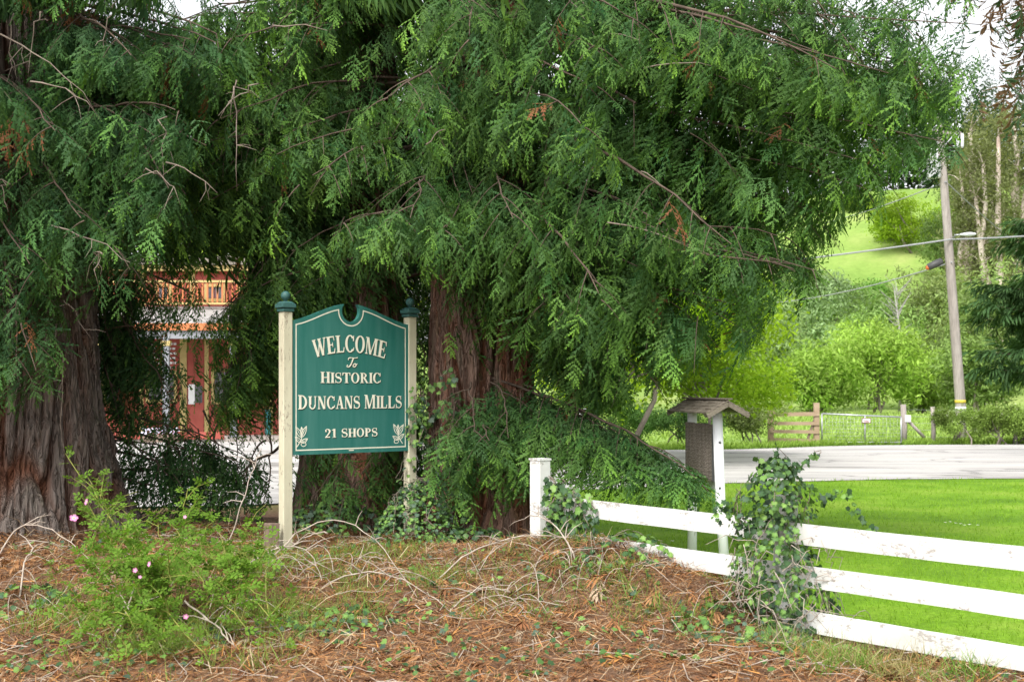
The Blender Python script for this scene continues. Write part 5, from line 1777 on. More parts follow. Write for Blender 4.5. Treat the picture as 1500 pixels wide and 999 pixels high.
# tall eucalyptus with pale stems
EU = [(1412, 112, 24, 0), (1440, 118, 26, 1), (1462, 110, 25.5, 2), (1484, 116, 27, 3), (1425, 122, 22, 4)]
EUL = ['leftmost tall eucalyptus with a pale stem behind the pole', 'tall eucalyptus with pale forked stem right of the pole', 'tall eucalyptus with streaked pale trunk near the right edge', 'tall eucalyptus at the right edge above the cypress', 'slender eucalyptus set back behind the others']
for (px, D, h, k) in EU:
    r = np.random.default_rng(500 + k)
    x = gx(px, D); z0 = hz(x, D)
    root = empty('eucalyptus_tree', (x, D, z0)); tag(root, EUL[k], 'tree', 'eucalyptus behind the pole')
    mb = MB()
    tips = []
    for s in range(3):
        lean = r.normal(0, 0.5)
        pts = [np.array([x + r.normal(0, .3), D, z0 - 0.3])]
        for q in range(1, 7): pts.append(np.array([x + lean * q / 3 + r.normal(0, 0.18), D + r.normal(0, .2), z0 + h * q / 6 * (0.9 - 0.1 * s)]))
        mb.tube(pts, list(np.linspace(0.50 - 0.07 * s, 0.16, 7)), 7)
        for q in range(2, 7):
            for j in range(4):
                e = pts[q] + np.array([r.uniform(-1.5, 1.5), r.uniform(-0.8, 0.8), r.uniform(0.3, 1.8)])
                mb.tube([pts[q], (pts[q] + e) / 2 + [0, 0, .15], e], [0.07, 0.04, 0.015], 4, False); tips.append(e)
    mb.build('trunk', M_euc, root)
    tips = np.array(tips)
    n = 1700
    pos = tips[r.integers(0, len(tips), n)] + r.normal(0, 0.55, (n, 3)) * [1, 1, 1.1]
    fr = frames(nrm(r.normal(0, 1, (n, 3)) + [0, 0, -0.7]), nrm(r.normal(0, 1, (n, 3))))
    c = np.array([0.13, 0.15, 0.065]) * r.uniform(0.6, 1.3, (n, 1)); c2 = np.array([0.24, 0.27, 0.12]) * r.uniform(0.6, 1.3, (n, 1))
    V, T, Cc = join_sets([scatter(CLUMPS_NARROW[0], pos, fr, 0.85 * r.uniform(.7, 1.3, n), c, c2)])
    tag(mesh_np('crown', V, [T], M_broad, Cc, root), kind='stuff')

# dark cypress at the right edge: layered flat plates of foliage
def cypress(base, H, rad, seed, label, n_pl=60, zlo=0.12):
    r = np.random.default_rng(seed)
    root = empty('cypress_tree', base); tag(root, label, 'tree')
    base = np.array(base, float)
    mb = MB(); mb.tube([base - [0, 0, .3], base + [0.2, 0, H * 0.5], base + [0, 0, H]], [0.42, 0.3, 0.08], 10)
    pos, dirs = [], []
    for k in range(n_pl):
        s = zlo + (0.97 - zlo) * (k + r.random()) / n_pl
        a = r.uniform(0, 2 * math.pi)
        L = rad * (1.05 - 0.6 * s) * r.uniform(0.6, 1.1)
        p0 = base + np.array([0.1, 0, H * s]); p1 = p0 + np.array([math.cos(a) * L, math.sin(a) * L, r.uniform(-0.1, 0.35) * L * 0.5])
        mb.tube([p0, (p0 + p1) / 2 + [0, 0, -0.1], p1], [0.07, 0.04, 0.012], 5, False)
        m = 42
        q = r.uniform(0.3, 1.03, m)[:, None]
        side = np.array([-math.sin(a), math.cos(a), 0])
        pos.append(p0 * (1 - q) + p1 * q + side * (r.normal(0, 0.22, (m, 1)) * L * 0.5 * (1.2 - q)) + np.array([0, 0, 1]) * r.normal(0.0, 0.07, (m, 1)))
        dirs.append(np.tile(np.array([math.cos(a), math.sin(a), 0.1]), (m, 1)) + r.normal(0, 0.4, (m, 3)))
    mb.build('trunk', M_branch, root)
    pos = np.concatenate(pos); dirs = np.concatenate(dirs); n = len(pos)
    fr = frames(nrm(dirs), nrm(r.normal(0, 0.3, (n, 3)) + [0, 0, 1]))
    c = np.array([0.042, 0.092, 0.034]) * r.uniform(0.6, 1.3, (n, 1)); c2 = np.array([0.10, 0.19, 0.06]) * r.uniform(0.6, 1.3, (n, 1))
    V, T, Cc = join_sets([scatter(SPRAYS_LITE[k], pos[k::3], fr[k::3], 0.75 * r.uniform(.7, 1.3, len(pos[k::3])), c[k::3], c2[k::3]) for k in range(3)])
    tag(mesh_np('crown', V, [T], M_needle, Cc, root), kind='stuff')


cypress((gx(1585, 47), 47, 0), 9.3, 4.2, 71, 'dark layered cypress leaning in at the right edge below the eucalyptus', 64, 0.22)
r = np.random.default_rng(9)

# brown dead boughs of a cypress above the frame's right corner
root = empty('dead_topped_cypress', (gx(1640, 26), 26, 0)); tag(root, 'cypress with brown dead boughs in the top right corner', 'tree')
b = np.array([gx(1640, 26), 26, 0.0])
mb = MB(); mb.tube([b - [0, 0, .2], b + [0, 0, 6], b + [-0.5, 0, 13]], [0.4, 0.32, 0.1], 10); mb.build('trunk', M_branch, root)
mb = MB(); rr = random.Random(8); pos = []
for k in range(60):
    p = Vector(b) + Vector((-0.3, 0, rr.uniform(8.0, 12))); q = p + Vector((rr.uniform(-2.5, -0.3), rr.uniform(-1.2, 1.2), rr.uniform(-0.9, 0.6)))
    m_ = p.lerp(q, 0.5) + Vector((0, 0, 0.2)); mb.tube([p, m_, q], [0.035, 0.02, 0.006], 4, False)
    for j in range(5):
        e = p.lerp(q, rr.uniform(0.4, 1)); f = e + Vector((rr.uniform(-.5, .2), rr.uniform(-.3, .3), rr.uniform(-0.7, -0.1))); mb.tube([e, f], [0.012, 0.004], 3, False); pos.append(list(f))
tag(mb.build('branches', mat_flat('dead_bough_brown', (0.16, 0.095, 0.06), 0.9), root), kind='stuff')
pos = np.array(pos); n = len(pos)
fr = frames(nrm(r.normal(0, .4, (n, 3)) + [-0.3, 0, -1]), nrm(r.normal(0, 1, (n, 3))))
c = np.array([0.15, 0.09, 0.05]) * r.uniform(0.6, 1.3, (n, 1)); c[r.random(n) < 0.4] = [0.04, 0.08, 0.03]
V, T, Cc = scatter(SPRAYS_LITE[0], pos, fr, 0.55 * r.uniform(.7, 1.3, n), c, c * 1.3)
tag(mesh_np('crown', V, [T], M_needle, Cc, root), kind='stuff')

# conifer wood along the hill's skyline
def wood(name, label, spots, seed, c0, c1):
    r = np.random.default_rng(seed)
    P, Fd, S_, Cc0, Cc1 = [], [], [], [], []
    mb = MB()
    for (x, y, h) in spots:
        z = hz(x, y)
        n = 60
        s = r.random(n) ** 0.8
        a = r.uniform(0, 2 * math.pi, n)
        rad = h * 0.20 * (1.02 - s) * r.uniform(0.5, 1.1, n)
        P.append(np.stack([x + rad * np.cos(a), y + rad * np.sin(a), z + h * (0.08 + 0.92 * s)], -1))
        Fd.append(np.stack([np.cos(a), np.sin(a), -0.35 + 0 * a], -1))
        S_.append(h * 0.16 * (1.25 - s)); g = r.uniform(0.7, 1.3)
        Cc0.append(np.array(c0) * r.uniform(0.7, 1.2, (n, 1)) * g); Cc1.append(np.array(c1) * r.uniform(0.7, 1.2, (n, 1)) * g)
    P = np.concatenate(P); Fd = np.concatenate(Fd); S_ = np.concatenate(S_)
    V, T, Cc = scatter(CLUMPS[0], P, frames(nrm(Fd), nrm(r.normal(0, .3, P.shape) + [0, 0, 1])), S_, np.concatenate(Cc0), np.concatenate(Cc1))
    o = mesh_np(name, V, [T], M_broad, Cc)
    tag(o, label, 'wood', kind='stuff')


rb = np.random.default_rng(64)
n = 2600
D_ = rb.uniform(120, 245, n); X_ = gx(rb.uniform(1090, 1520, n), D_)
k = fbm(X_ * 0.06, D_ * 0.035, 61) > 0.50
X_, D_ = X_[k], D_[k]; n = len(X_)
c = np.array([0.13, 0.21, 0.05]) * rb.uniform(0.6, 1.4, (n, 1))
V, T, Cc = scatter(CLUMPS[1], np.stack([X_, D_, ground_h(X_, D_) + 0.2], -1), frames(nrm(rb.normal(0, 1, (n, 3))), nrm(rb.normal(0, .4, (n, 3)) + [0, 0, 1])), rb.uniform(0.5, 1.3, n), c, c * 1.5)
tag(mesh_np('hillside_brush', V, [T], M_broad, Cc), 'low patchy brush scattered over the grassy hillside', 'brush', kind='stuff')
rw = np.random.default_rng(66)
sp_ = []
for k in range(130):
    D = rw.uniform(240, 285); px = rw.uniform(1080, 1560)
    sp_.append((gx(px, D), D, rw.uniform(18, 32)))
wood('hill_wood', 'dark conifer wood along the top of the grassy hill', sp_, 67, (0.035, 0.065, 0.04), (0.075, 0.125, 0.06))
sp_ = []
for k in range(70):
    D = rw.uniform(95, 190); px = rw.uniform(-150, 1000)
    sp_.append((gx(px, D), D, rw.uniform(8, 14)))
wood('hill_wood', 'mixed wood on the hill behind the shop building', sp_, 68, (0.07, 0.13, 0.03), (0.17, 0.27, 0.06))
for k, (px, D, h, lab) in enumerate(((262, 56, 14, 'pale green tree rising behind the shop roof'), (180, 58, 13, 'green tree behind the shop roof next to the left trunk'), (345, 60, 15, 'green tree behind the shop roof nearer the sign'), (440, 58, 12, 'green tree behind the sign beyond the redwood stems'))):
    leafy('backyard_tree', lab, 'tree', (gx(px, D), D, 0), h, 3.9, 2.6, h * 0.44, 1900, 0.62, (0.16, 0.26, 0.03), (0.33, 0.45, 0.08), 160 + k, 0.18, 12)

# ================================================================== ivy
def ivy_template(fold=0.12):
    pts = [(0, 0), (0.22, -0.10), (0.52, 0.18), (0.42, 0.38), (0.58, 0.62), (0.26, 0.66), (0.0, 1.0), (-0.26, 0.66), (-0.58, 0.62), (-0.42, 0.38), (-0.52, 0.18), (-0.22, -0.10)]
    V = [np.array([y, x, fold * abs(x) - 0.18 * y * y]) for x, y in pts] + [np.array([0.45, 0, -0.02])]
    c = len(pts)
    T = [[c, (k + 1) % c, k] for k in range(c)]
    W = [0.6] * c + [0.1]
    return np.array(V), np.array(T), np.array(W)


IVY = ivy_template()
IVY_C = [(0.04, 0.085, 0.032), (0.065, 0.135, 0.035), (0.11, 0.21, 0.045), (0.06, 0.10, 0.065), (0.15, 0.26, 0.06)]
ivy_me = []
for k, c in enumerate(IVY_C):
    me = bpy.data.meshes.new('leaf')
    me.from_pydata([tuple(v) for v in IVY[0]], [], [tuple(t) for t in IVY[1]])
    a = me.attributes.new('tint', 'FLOAT_COLOR', 'POINT')
    col = np.ones((len(IVY[0]), 4), np.float32); col[:, :3] = np.array(c)[None] * (1 + 0.25 * (0.5 - IVY[2]))[:, None]
    col[-1, :3] *= 1.3
    a.data.foreach_set('color', col.ravel()); me.materials.append(M_ivy); ivy_me.append(me)


def ivy_plant(name, label, surf, n_obj, n_mass, seed, size=(0.035, 0.07), stems=None, bright=1.0, cat='ivy'):
    """surf(r, n) -> positions and outward normals. n_obj leaves are objects of their own, the rest one mass"""
    r = np.random.default_rng(seed)
    P, Nn = surf(r, n_obj + n_mass)
    root = empty(name, tuple(P.min(0) * [0, 0, 1] + P.mean(0) * [1, 1, 0]))
    tag(root, label, cat)
    # outermost (nearest the viewer) leaves come first
    order = np.argsort(P[:, 1] - 0.35 * Nn[:, 1] * -1 + r.normal(0, 0.06, len(P)))
    P, Nn = P[order], Nn[order]
    up = nrm(Nn + r.normal(0, 0.38, Nn.shape) + [0, 0, 0.35])
    d = r.normal(0, 0.6, Nn.shape) + [0, 0, -0.75]
    d = nrm(d - up * np.sum(d * up, 1, keepdims=True))
    fr = frames(d, up)
    sz = r.uniform(size[0], size[1], len(P))
    inv = pmat(root).inverted()
    for k in range(n_obj):
        o = bpy.data.objects.new('leaf', ivy_me[r.choice(5, p=[0.25, 0.27, 0.2, 0.16, 0.12])])
        M = Matrix([[*(fr[k][i] * sz[k]), P[k][i]] for i in range(3)] + [[0, 0, 0, 1]])
        C.objects.link(o); o.parent = root; o.matrix_parent_inverse = inv; o.matrix_basis = M
    if n_mass:
        s = slice(n_obj, None)
        ci = r.choice(5, len(P) - n_obj, p=[0.35, 0.27, 0.14, 0.16, 0.08])
        c = np.array(IVY_C)[ci] * r.uniform(0.75, 1.2, (len(ci), 1)) * bright
        V, T, Cc = scatter(IVY, P[s], fr[s], sz[s], c, c * 0.8)
        tag(mesh_np('leaf_mass', V, [T], M_ivy, Cc, root), kind='stuff')
    if stems:
        mb = MB(); rr = random.Random(seed)
        for k in range(stems):
            a = P[rr.randrange(len(P))]; pts = [Vector(a)]
            for q in range(5):
                near = P[np.argsort(np.linalg.norm(P - np.array(pts[-1]) - [0, 0, 0.05], axis=1) + r.random(len(P)) * 0.12)[1]]
                pts.append(Vector(near) * 0.6 + pts[-1] * 0.4 + Vector((rr.gauss(0, .015), rr.gauss(0, .015), 0.02)))
            mb.tube(pts, list(np.linspace(0.0036, 0.002, 6)), 4, False)
        tag(mb.build('vine_stems', M_palebranch, root), kind='stuff')
    return root


ip = fpt(1.753, 0.0)


def surf_column(r, n):
    s = r.random(n) ** 1.1
    z = 0.08 + s * 1.13
    px_c = np.interp(z, [0, 0.3, 0.6, 0.9, 1.2], [0.02, -0.01, -0.01, -0.03, 0.0])
    rad = np.interp(z, [0.0, 0.25, 0.55, 0.75, 0.95, 1.1, 1.22], [0.32, 0.30, 0.27, 0.23, 0.22, 0.15, 0.07]) * r.uniform(0.55, 1.32, n)
    a = r.uniform(0, 2 * math.pi, n); a = np.where(r.random(n) < 0.55, r.uniform(-math.pi * 0.95, -0.05, n), a)
    rad *= 1 + 0.9 * (fbm(np.cos(a) * 1.6 + 9, z * 4.5 + np.sin(a), 4) - 0.47)
    Pp = np.stack([ip[0] + px_c + rad * np.cos(a), ip[1] + rad * 0.9 * np.sin(a), z], -1)
    Nn = np.stack([np.cos(a), np.sin(a), 0.2 + 0 * a], -1)
    # straggling shoots to the right and over the top
    m = r.random(n) < 0.035
    q = r.random(n)
    Pp[m] = np.stack([ip[0] + 0.10 + 0.55 * q, ip[1] - 0.1 + 0.05 * q, 1.02 - 0.10 * q - 0.45 * np.maximum(q - 0.72, 0) * 2 + 0.04 * np.sin(q * 14)], -1)[m] + r.normal(0, 0.022, (m.sum(), 3))
    m3 = (r.random(n) < 0.05) & ~m          # shoots standing above the top
    kx = r.integers(0, 4, n)
    Pp[m3] = np.stack([ip[0] + np.array([-0.12, -0.02, 0.09, 0.16])[kx] + (q - 0.5) * 0.10 * (kx - 1), ip[1] - 0.05 + 0 * q, 1.12 + np.array([0.10, 0.16, 0.08, 0.12])[kx] * q], -1)[m3] + r.normal(0, 0.012, (m3.sum(), 3))
    m2 = (r.random(n) < 0.06) & ~m & ~m3
    Pp[m2] = np.stack([ip[0] - 0.02 - 0.42 * q, ip[1] - 0.08 + 0 * q, 0.80 + 0.04 * np.sin(q * 9) + 0.03 * q], -1)[m2] + r.normal(0, 0.03, (m2.sum(), 3))
    Pp[:, 2] = np.maximum(Pp[:, 2], ground_h(Pp[:, 0], Pp[:, 1]) + 0.02)
    return Pp, Nn


ivy_plant('climbing_ivy', 'tall ivy column swallowing the middle fence post', surf_column, 300, 1500, 21, (0.022, 0.05), 26, 1.15)

# dry straw and dead stems in the same column
mb = MB(); rr = random.Random(77)
for k in range(150):
    a = rr.uniform(-3.1, 0.1); z = rr.uniform(0.04, 0.68); rad = 0.30 + 0.05 * rr.random()
    p = Vector((ip[0] + rad * math.cos(a), ip[1] + rad * math.sin(a), z)); q = p + Vector((rr.gauss(0, 0.1), rr.gauss(-0.03, 0.06), rr.uniform(-0.28, 0.12)))
    m_ = p.lerp(q, 0.5) + Vector((rr.gauss(0, 0.03), -0.03, 0.05))
    mb.tube([p, m_, q], [0.0034, 0.003, 0.0016], 3, False)
tag(mb.build('dry_stems', M_twig, None), 'tangle of dry grey-brown stems round the foot of the ivy column', 'dead stems', kind='stuff')


def surf_post(r, n):
    b = sp(1.28 + 0.05, 0, 0.0)
    z = r.uniform(0.35, 1.72, n)
    z = np.where(r.random(n) < 0.5, r.uniform(1.15, 1.65, n), z)
    a = r.uniform(-math.pi, 0.4, n)
    rad = 0.075 + 0.05 * r.random(n) + np.where(z < 0.9, 0.05, 0)
    off = np.where(z > 1.1, 0.045, 0.0)
    Pp = np.stack([b[0] + off + rad * np.cos(a), b[1] + rad * np.sin(a), z], -1)
    return Pp, np.stack([np.cos(a), np.sin(a), 0 * a + 0.1], -1)


ivy_plant('climbing_ivy', 'ivy creeping up the right post of the green sign', surf_post, 110, 40, 22, (0.028, 0.056), 10)


def surf_mound(cx, cy, rx, ry, h, zb=None):
    def f(r, n):
        q = np.sqrt(r.random(n)); a = r.uniform(0, 2 * math.pi, n)
        x = cx + rx * q * np.cos(a); y = cy + ry * q * np.sin(a)
        g = ground_h(x, y)
        z = g + h * (1 - q ** 1.6) * r.uniform(0.75, 1.1, n) + 0.03
        Nn = np.stack([0.8 * q * np.cos(a), 0.8 * q * np.sin(a) - 0.5, 0.8 + 0 * a], -1)
        return np.stack([x, y, z], -1), nrm(Nn)
    return f


c_ = at(612, 760, 12.05)
ivy_plant('ground_ivy', 'heap of ivy piled at the foot of the right sign post', surf_mound(c_.x, 12.05, 0.46, 0.45, 0.55), 300, 620, 23, (0.024, 0.046), 40)


def surf_trunk(r, n):
    px = r.uniform(618, 690, n); py = np.where(px > 668, 600, 535) + np.where(px > 668, 170, 230) * r.random(n) ** 0.8
    D = 12.75 - np.sqrt(np.maximum(0.02, 0.42 ** 2 - ((px - 676) / F * 12.5) ** 2)) + r.uniform(-0.08, 0.03, n) - 0.02
    D = np.where(px < 640, 12.5 + r.uniform(-0.1, 0.1, n), D)
    X = (px - 750) / F * D; Z = EYE - (py - HORIZON) / F * D
    return np.stack([X, D, Z], -1), np.tile(np.array([-0.3, -0.95, 0.1]), (n, 1))


ivy_plant('climbing_ivy', 'ivy climbing the reddish redwood stem beside the sign', surf_trunk, 110, 170, 24, (0.035, 0.068), 12, cat='ivy')


def surf_endpost(r, n):
    b = fpt(4.05, 0.0)
    z = r.uniform(0.42, 0.98, n)
    q = r.random(n)
    x = b[0] - 0.03 + 0.40 * q; y = b[1] - 0.30 * q - 0.10 + r.normal(0, 0.05, n)
    z = z * (1 - 0.2 * q) + r.normal(0, 0.02, n)
    return np.stack([x, y, np.maximum(z, ground_h(x, y) + 0.02)], -1), nrm(np.stack([-0.2 + r.normal(0, .4, n), -0.9 + 0 * q, 0.3 + 0 * q], -1))


ivy_plant('climbing_ivy', 'ivy tangle covering the fence end beside the leftmost white post', surf_endpost, 170, 120, 25, (0.035, 0.07), 24)
ivy_plant('ground_ivy', 'dark ivy spilling over the litter bank below the top fence rail', surf_mound(*(fpt(3.0, -0.1)), 0.55, 0.3, 0.12), 90, 80, 26, (0.03, 0.06), 12)
ivy_plant('ground_ivy', 'dark ivy patch in the shade under the green sign', surf_mound(gx(505, 13.1), 13.0, 0.75, 0.45, 0.30), 60, 420, 27, (0.04, 0.07), 0)
ivy_plant('ground_ivy', 'ivy patch at the foot of the ivy column on the litter', surf_mound(gx(1090, 8.7), 8.55, 0.5, 0.35, 0.08), 110, 60, 28, (0.03, 0.065), 0)
ivy_plant('ground_ivy', 'ivy patch at the foot of the front redwood stem', surf_mound(gx(690, 12.0), 11.95, 0.55, 0.25, 0.14), 60, 120, 29, (0.035, 0.06), 0)
ivy_plant('ground_ivy', 'dark ivy patch at the left edge below the redwood trunk', surf_mound(gx(40, 9.4), 9.3, 0.4, 0.4, 0.08), 70, 40, 30, (0.03, 0.06), 0)
ivy_plant('ground_ivy', 'small ivy patch in the middle of the litter below the sign', surf_mound(gx(500, 9.0), 8.9, 0.5, 0.4, 0.06), 80, 30, 33, (0.03, 0.055), 0)

# ================================================================== forest litter
def on_ground(r, n, x0, x1, y0, y1):
    x = r.uniform(x0, x1, n); y = r.uniform(y0, y1, n)
    return x, y


r = np.random.default_rng(31)


def strip_template(bend, w=0.05):
    V = np.array([[0, w, 0], [0, -w, 0], [0.5, w * .9, bend], [0.5, -w * .9, bend], [1, w * .4, 0.2 * bend], [1, -w * .4, 0.2 * bend]])
    T = np.array([[0, 1, 3], [0, 3, 2], [2, 3, 5], [2, 5, 4]])
    return V, T, np.array([0.2, 0.2, 0.6, 0.6, 1, 1])


def flat_strip(w):
    V = np.array([[0, w, 0], [0, -w, 0], [1, w * .4, 0.06], [1, -w * .4, 0.06]])
    return V, np.array([[0, 1, 3], [0, 3, 2]]), np.array([0.2, 0.2, 1, 1])


def litter_area(r, n):
    x = r.uniform(-5.2, 3.6, n); y = 6.4 + (13.2 - 6.4) * r.random(n) ** 1.15
    t, d = fence_td(x, y)
    k = ((d < 0.12) | (x < 0.5)) & (np.abs(x) < y * 0.46)
    return x[k], y[k]


PAL = np.array([[0.25, 0.118, 0.05], [0.33, 0.175, 0.08], [0.18, 0.08, 0.036], [0.40, 0.30, 0.19], [0.31, 0.235, 0.16], [0.11, 0.056, 0.032], [0.40, 0.19, 0.055]])
sets = []
for k in range(3):
    x, y = litter_area(r, 52000)
    n = len(x)
    z = ground_h(x, y) + r.uniform(0.002, 0.035, n)
    a = r.uniform(0, 2 * math.pi, n)
    d = np.stack([np.cos(a), np.sin(a), r.normal(0, 0.22, n)], -1)
    c = PAL[r.choice(7, n, p=[0.30, 0.22, 0.17, 0.07, 0.06, 0.1, 0.08])] * r.uniform(0.7, 1.25, (n, 1))
    sets.append(scatter(flat_strip(0.016 + 0.009 * k), np.stack([x, y, z], -1), frames(nrm(d), nrm(r.normal(0, 0.35, (n, 3)) + [0, 0, 1])), r.uniform(0.035, 0.13, n), c, c * 1.1))
for k in range(2):                                  # deeper drift against the fence
    n = 5500
    q = np.stack([fpt(0)[0] + 0 * r.random(n), 0 * r.random(n)], -1)
    t = r.uniform(1.7, 5.2, n); d_ = r.normal(-0.35, 0.33, n)
    x = FP0[0] + FU[0] * t + FN[0] * d_; y = FP0[1] + FU[1] * t + FN[1] * d_
    ok_ = (d_ < 0.1); x, y = x[ok_], y[ok_]; n = len(x)
    z = ground_h(x, y) + r.uniform(0.004, 0.05, n); a = r.uniform(0, 2 * math.pi, n)
    c = PAL[r.choice(7, n, p=[0.2, 0.2, 0.12, 0.2, 0.13, 0.07, 0.08])] * r.uniform(0.7, 1.25, (n, 1))
    sets.append(scatter(strip_template(0.2 * (k - 0.5), 0.016), np.stack([x, y, z], -1), frames(nrm(np.stack([np.cos(a), np.sin(a), r.normal(0, 0.3, n)], -1)), nrm(r.normal(0, 0.4, (n, 3)) + [0, 0, 1])), r.uniform(0.04, 0.13, n), c, c * 1.1))
x, y = litter_area(r, 1500); n = len(x); a = r.uniform(0, 2 * math.pi, n)       # bleached straw
c = np.array([0.40, 0.31, 0.20]) * r.uniform(0.6, 1.2, (n, 1))
sets.append(scatter(strip_template(0.22, 0.011), np.stack([x, y, ground_h(x, y) + r.uniform(0.01, 0.05, n)], -1), frames(nrm(np.stack([np.cos(a), np.sin(a), r.normal(0.05, 0.2, n)], -1)), nrm(r.normal(0, 0.4, (n, 3)) + [0, 0, 1])), r.uniform(0.12, 0.32, n), c, c * 1.1))
V, T, Cc = join_sets(sets)
tag(mesh_np('needle_litter', V, [T], M_litter, Cc), 'reddish brown carpet of fallen redwood needles and twigs', 'litter', kind='stuff')

# shed brown sprays
x, y = litter_area(r, 2600); n = len(x)
z = ground_h(x, y) + r.uniform(0.01, 0.05, n); a = r.uniform(0, 2 * math.pi, n)
c = PAL[r.choice(7, n, p=[0.3, 0.25, 0.2, 0.05, 0.05, 0.1, 0.05])] * r.uniform(0.7, 1.2, (n, 1))
V, T, Cc = join_sets([scatter(SPRAYS_LITE[k], np.stack([x, y, z], -1)[k::3], frames(nrm(np.stack([np.cos(a), np.sin(a), r.normal(0, .15, n)], -1)), nrm(r.normal(0, 0.3, (n, 3)) + [0, 0, 1]))[k::3], r.uniform(0.10, 0.24, len(x[k::3])), c[k::3], c[k::3] * 1.15) for k in range(3)])
tag(mesh_np('fallen_sprays', V, [T], M_litter, Cc), 'brown shed redwood sprays lying on the bank', 'litter', kind='stuff')

# thin grey sticks strewn about
mb = MB(); rr = random.Random(12)
for k in range(360):
    while True:
        x_, y_ = rr.uniform(-4.8, 3.2), rr.uniform(6.6, 12.3)
        t_, d_ = fence_td(x_, y_)
        if (d_ < -0.05 or x_ < 0.2) and abs(x_) < y_ * 0.45: break
    a = rr.uniform(0, 2 * math.pi); L = rr.uniform(0.1, 0.5)
    pts = []
    for q in range(4):
        s = q / 3
        px_, py_ = x_ + math.cos(a) * L * s + rr.gauss(0, .012), y_ + math.sin(a) * L * s + rr.gauss(0, .012)
        pts.append((px_, py_, float(ground_h(px_, py_)) + 0.02 + rr.uniform(0, 0.05)))
    mb.tube(pts, list(np.linspace(0.0036, 0.0014, 4)), 4, False)
tag(mb.build('scattered_sticks', M_twig, None), 'thin grey sticks strewn over the brown needle litter', 'sticks', kind='stuff')

# small green leaves and seedlings over the litter
x, y = litter_area(r, 6000)
m = (vnoise(x * 1.4 + 20, y * 1.4 + 3, 14) > 0.50); x, y = x[m], y[m]; n = len(x)
P = np.stack([x, y, ground_h(x, y) + r.uniform(0.02, 0.07, n)], -1)
ci = r.choice(5, n); c = np.array(IVY_C)[ci] * r.uniform(0.8, 1.3, (n, 1))
a = r.uniform(0, 2 * math.pi, n)
V, T, Cc = scatter(IVY, P, frames(nrm(np.stack([np.cos(a), np.sin(a), -0.2 + 0 * a], -1)), nrm(r.normal(0, 0.4, (n, 3)) + [0, -0.4, 1])), r.uniform(0.02, 0.05, n), c, c * 0.9)
tag(mesh_np('creeping_leaves', V, [T], M_ivy, Cc), 'scattered creeping ivy leaves over the needle litter', 'ground cover', kind='stuff')

# ================================================================== grass
def blade_template(bend):
    V = np.array([[0, .022, 0], [0, -.022, 0], [0.45, .018, 0.06 * bend], [0.45, -.018, 0.06 * bend], [1, 0, 0.42 * bend]])
    return V, np.array([[0, 1, 3], [0, 3, 2], [2, 3, 4]]), np.array([0, 0, 0.5, 0.5, 1.0])


BL = [blade_template(b) for b in (0.6, 1.2, -0.8)]


def grass(name, label, x, y, h, c0, c1, wid=1.0, seed=1, lean=0.35, parent=None):
    r = np.random.default_rng(seed); n = len(x)
    P = np.stack([x, y, ground_h(x, y) - 0.005], -1)
    d = nrm(r.normal(0, lean, (n, 3)) * [1, 1, 0] + [0, 0, 1])
    up = nrm(r.normal(0, 1, (n, 3)))
    fr = frames(d, up)
    fr[:, :, 1] *= wid
    hh = h * r.uniform(0.55, 1.25, n)
    a = np.array(c0) * r.uniform(0.75, 1.3, (n, 1)); b = np.array(c1) * r.uniform(0.75, 1.3, (n, 1))
    V, T, Cc = join_sets([scatter(BL[k], P[k::3], fr[k::3], hh[k::3], a[k::3], b[k::3]) for k in range(3)])
    return tag(mesh_np(name, V, [T], M_grass, Cc, parent), label, 'grass', kind='stuff')


def spots(r, cs, n, sd):
    q = r.integers(0, len(cs), n); cs = np.array(cs)
    return cs[q, 0] + r.normal(0, sd, n) * cs[q, 2], cs[q, 1] + r.normal(0, sd, n) * cs[q, 2]


# mown lawn blades close to the fence
n = 46000
x = r.uniform(0.7, 6.5, n); y = 6.5 + 8.0 * r.random(n)
t, d = fence_td(x, y); k = (d > 0.22) & (x < y * 0.43); x, y = x[k], y[k]
grass('lawn_blades', 'short mown blades of the bright green lawn behind the fence', x, y, 0.065, (0.105, 0.225, 0.012), (0.25, 0.41, 0.035), 1.5, 3, 0.5)
x2 = r.uniform(1.0, 9.0, 16000); y2 = r.uniform(13, 23.5, 16000); k = y2 < road_near(x2) + 0.1
grass('lawn_edge_blades', 'grass of the far lawn towards the road', x2[k], y2[k], 0.08, (0.105, 0.225, 0.012), (0.25, 0.41, 0.035), 2.2, 4, 0.5)

# rough grass round the roses
gs = [(gx(px, D), D, sc) for px, D, sc in ((230, 8.6, 1.0), (310, 8.4, 1.0), (340, 9.2, 0.9), (200, 7.9, 0.8), (270, 9.6, 0.9), (380, 8.8, .8), (170, 9.0, .8), (300, 7.7, .8), (250, 7.7, 0.9), (360, 10.2, .8), (330, 10.6, .8))]
x, y = spots(r, gs, 6500, 0.30); k = fbm(x * 3, y * 3, 12) > 0.45; x, y = x[k], y[k]
grass('rough_grass', 'long fine green grass growing through the rose bush', x, y, 0.24, (0.11, 0.18, 0.03), (0.28, 0.38, 0.08), 0.42, 5, 0.8)
gs = [(gx(px, D), D, 0.9) for px, D in ((620, 10.0), (660, 9.2), (900, 9.4), (760, 9.3), (540, 9.3), (950, 9.0), (420, 9.5), (1000, 8.6), (100, 9.3), (60, 8.6), (480, 11.2), (430, 10.7), (520, 11.0), (450, 9.8), (590, 11.2), (560, 10.4), (480, 8.9), (870, 10.4), (820, 9.9), (700, 10.2), (500, 10.2))]
x, y = spots(r, gs, 7000, 0.24); k = fbm(x * 4, y * 4, 17) > 0.46; x, y = x[k], y[k]
grass('rough_grass', 'sparse green grass in the litter under the sign', x, y, 0.17, (0.10, 0.19, 0.03), (0.24, 0.36, 0.07), 0.55, 6, 0.6)
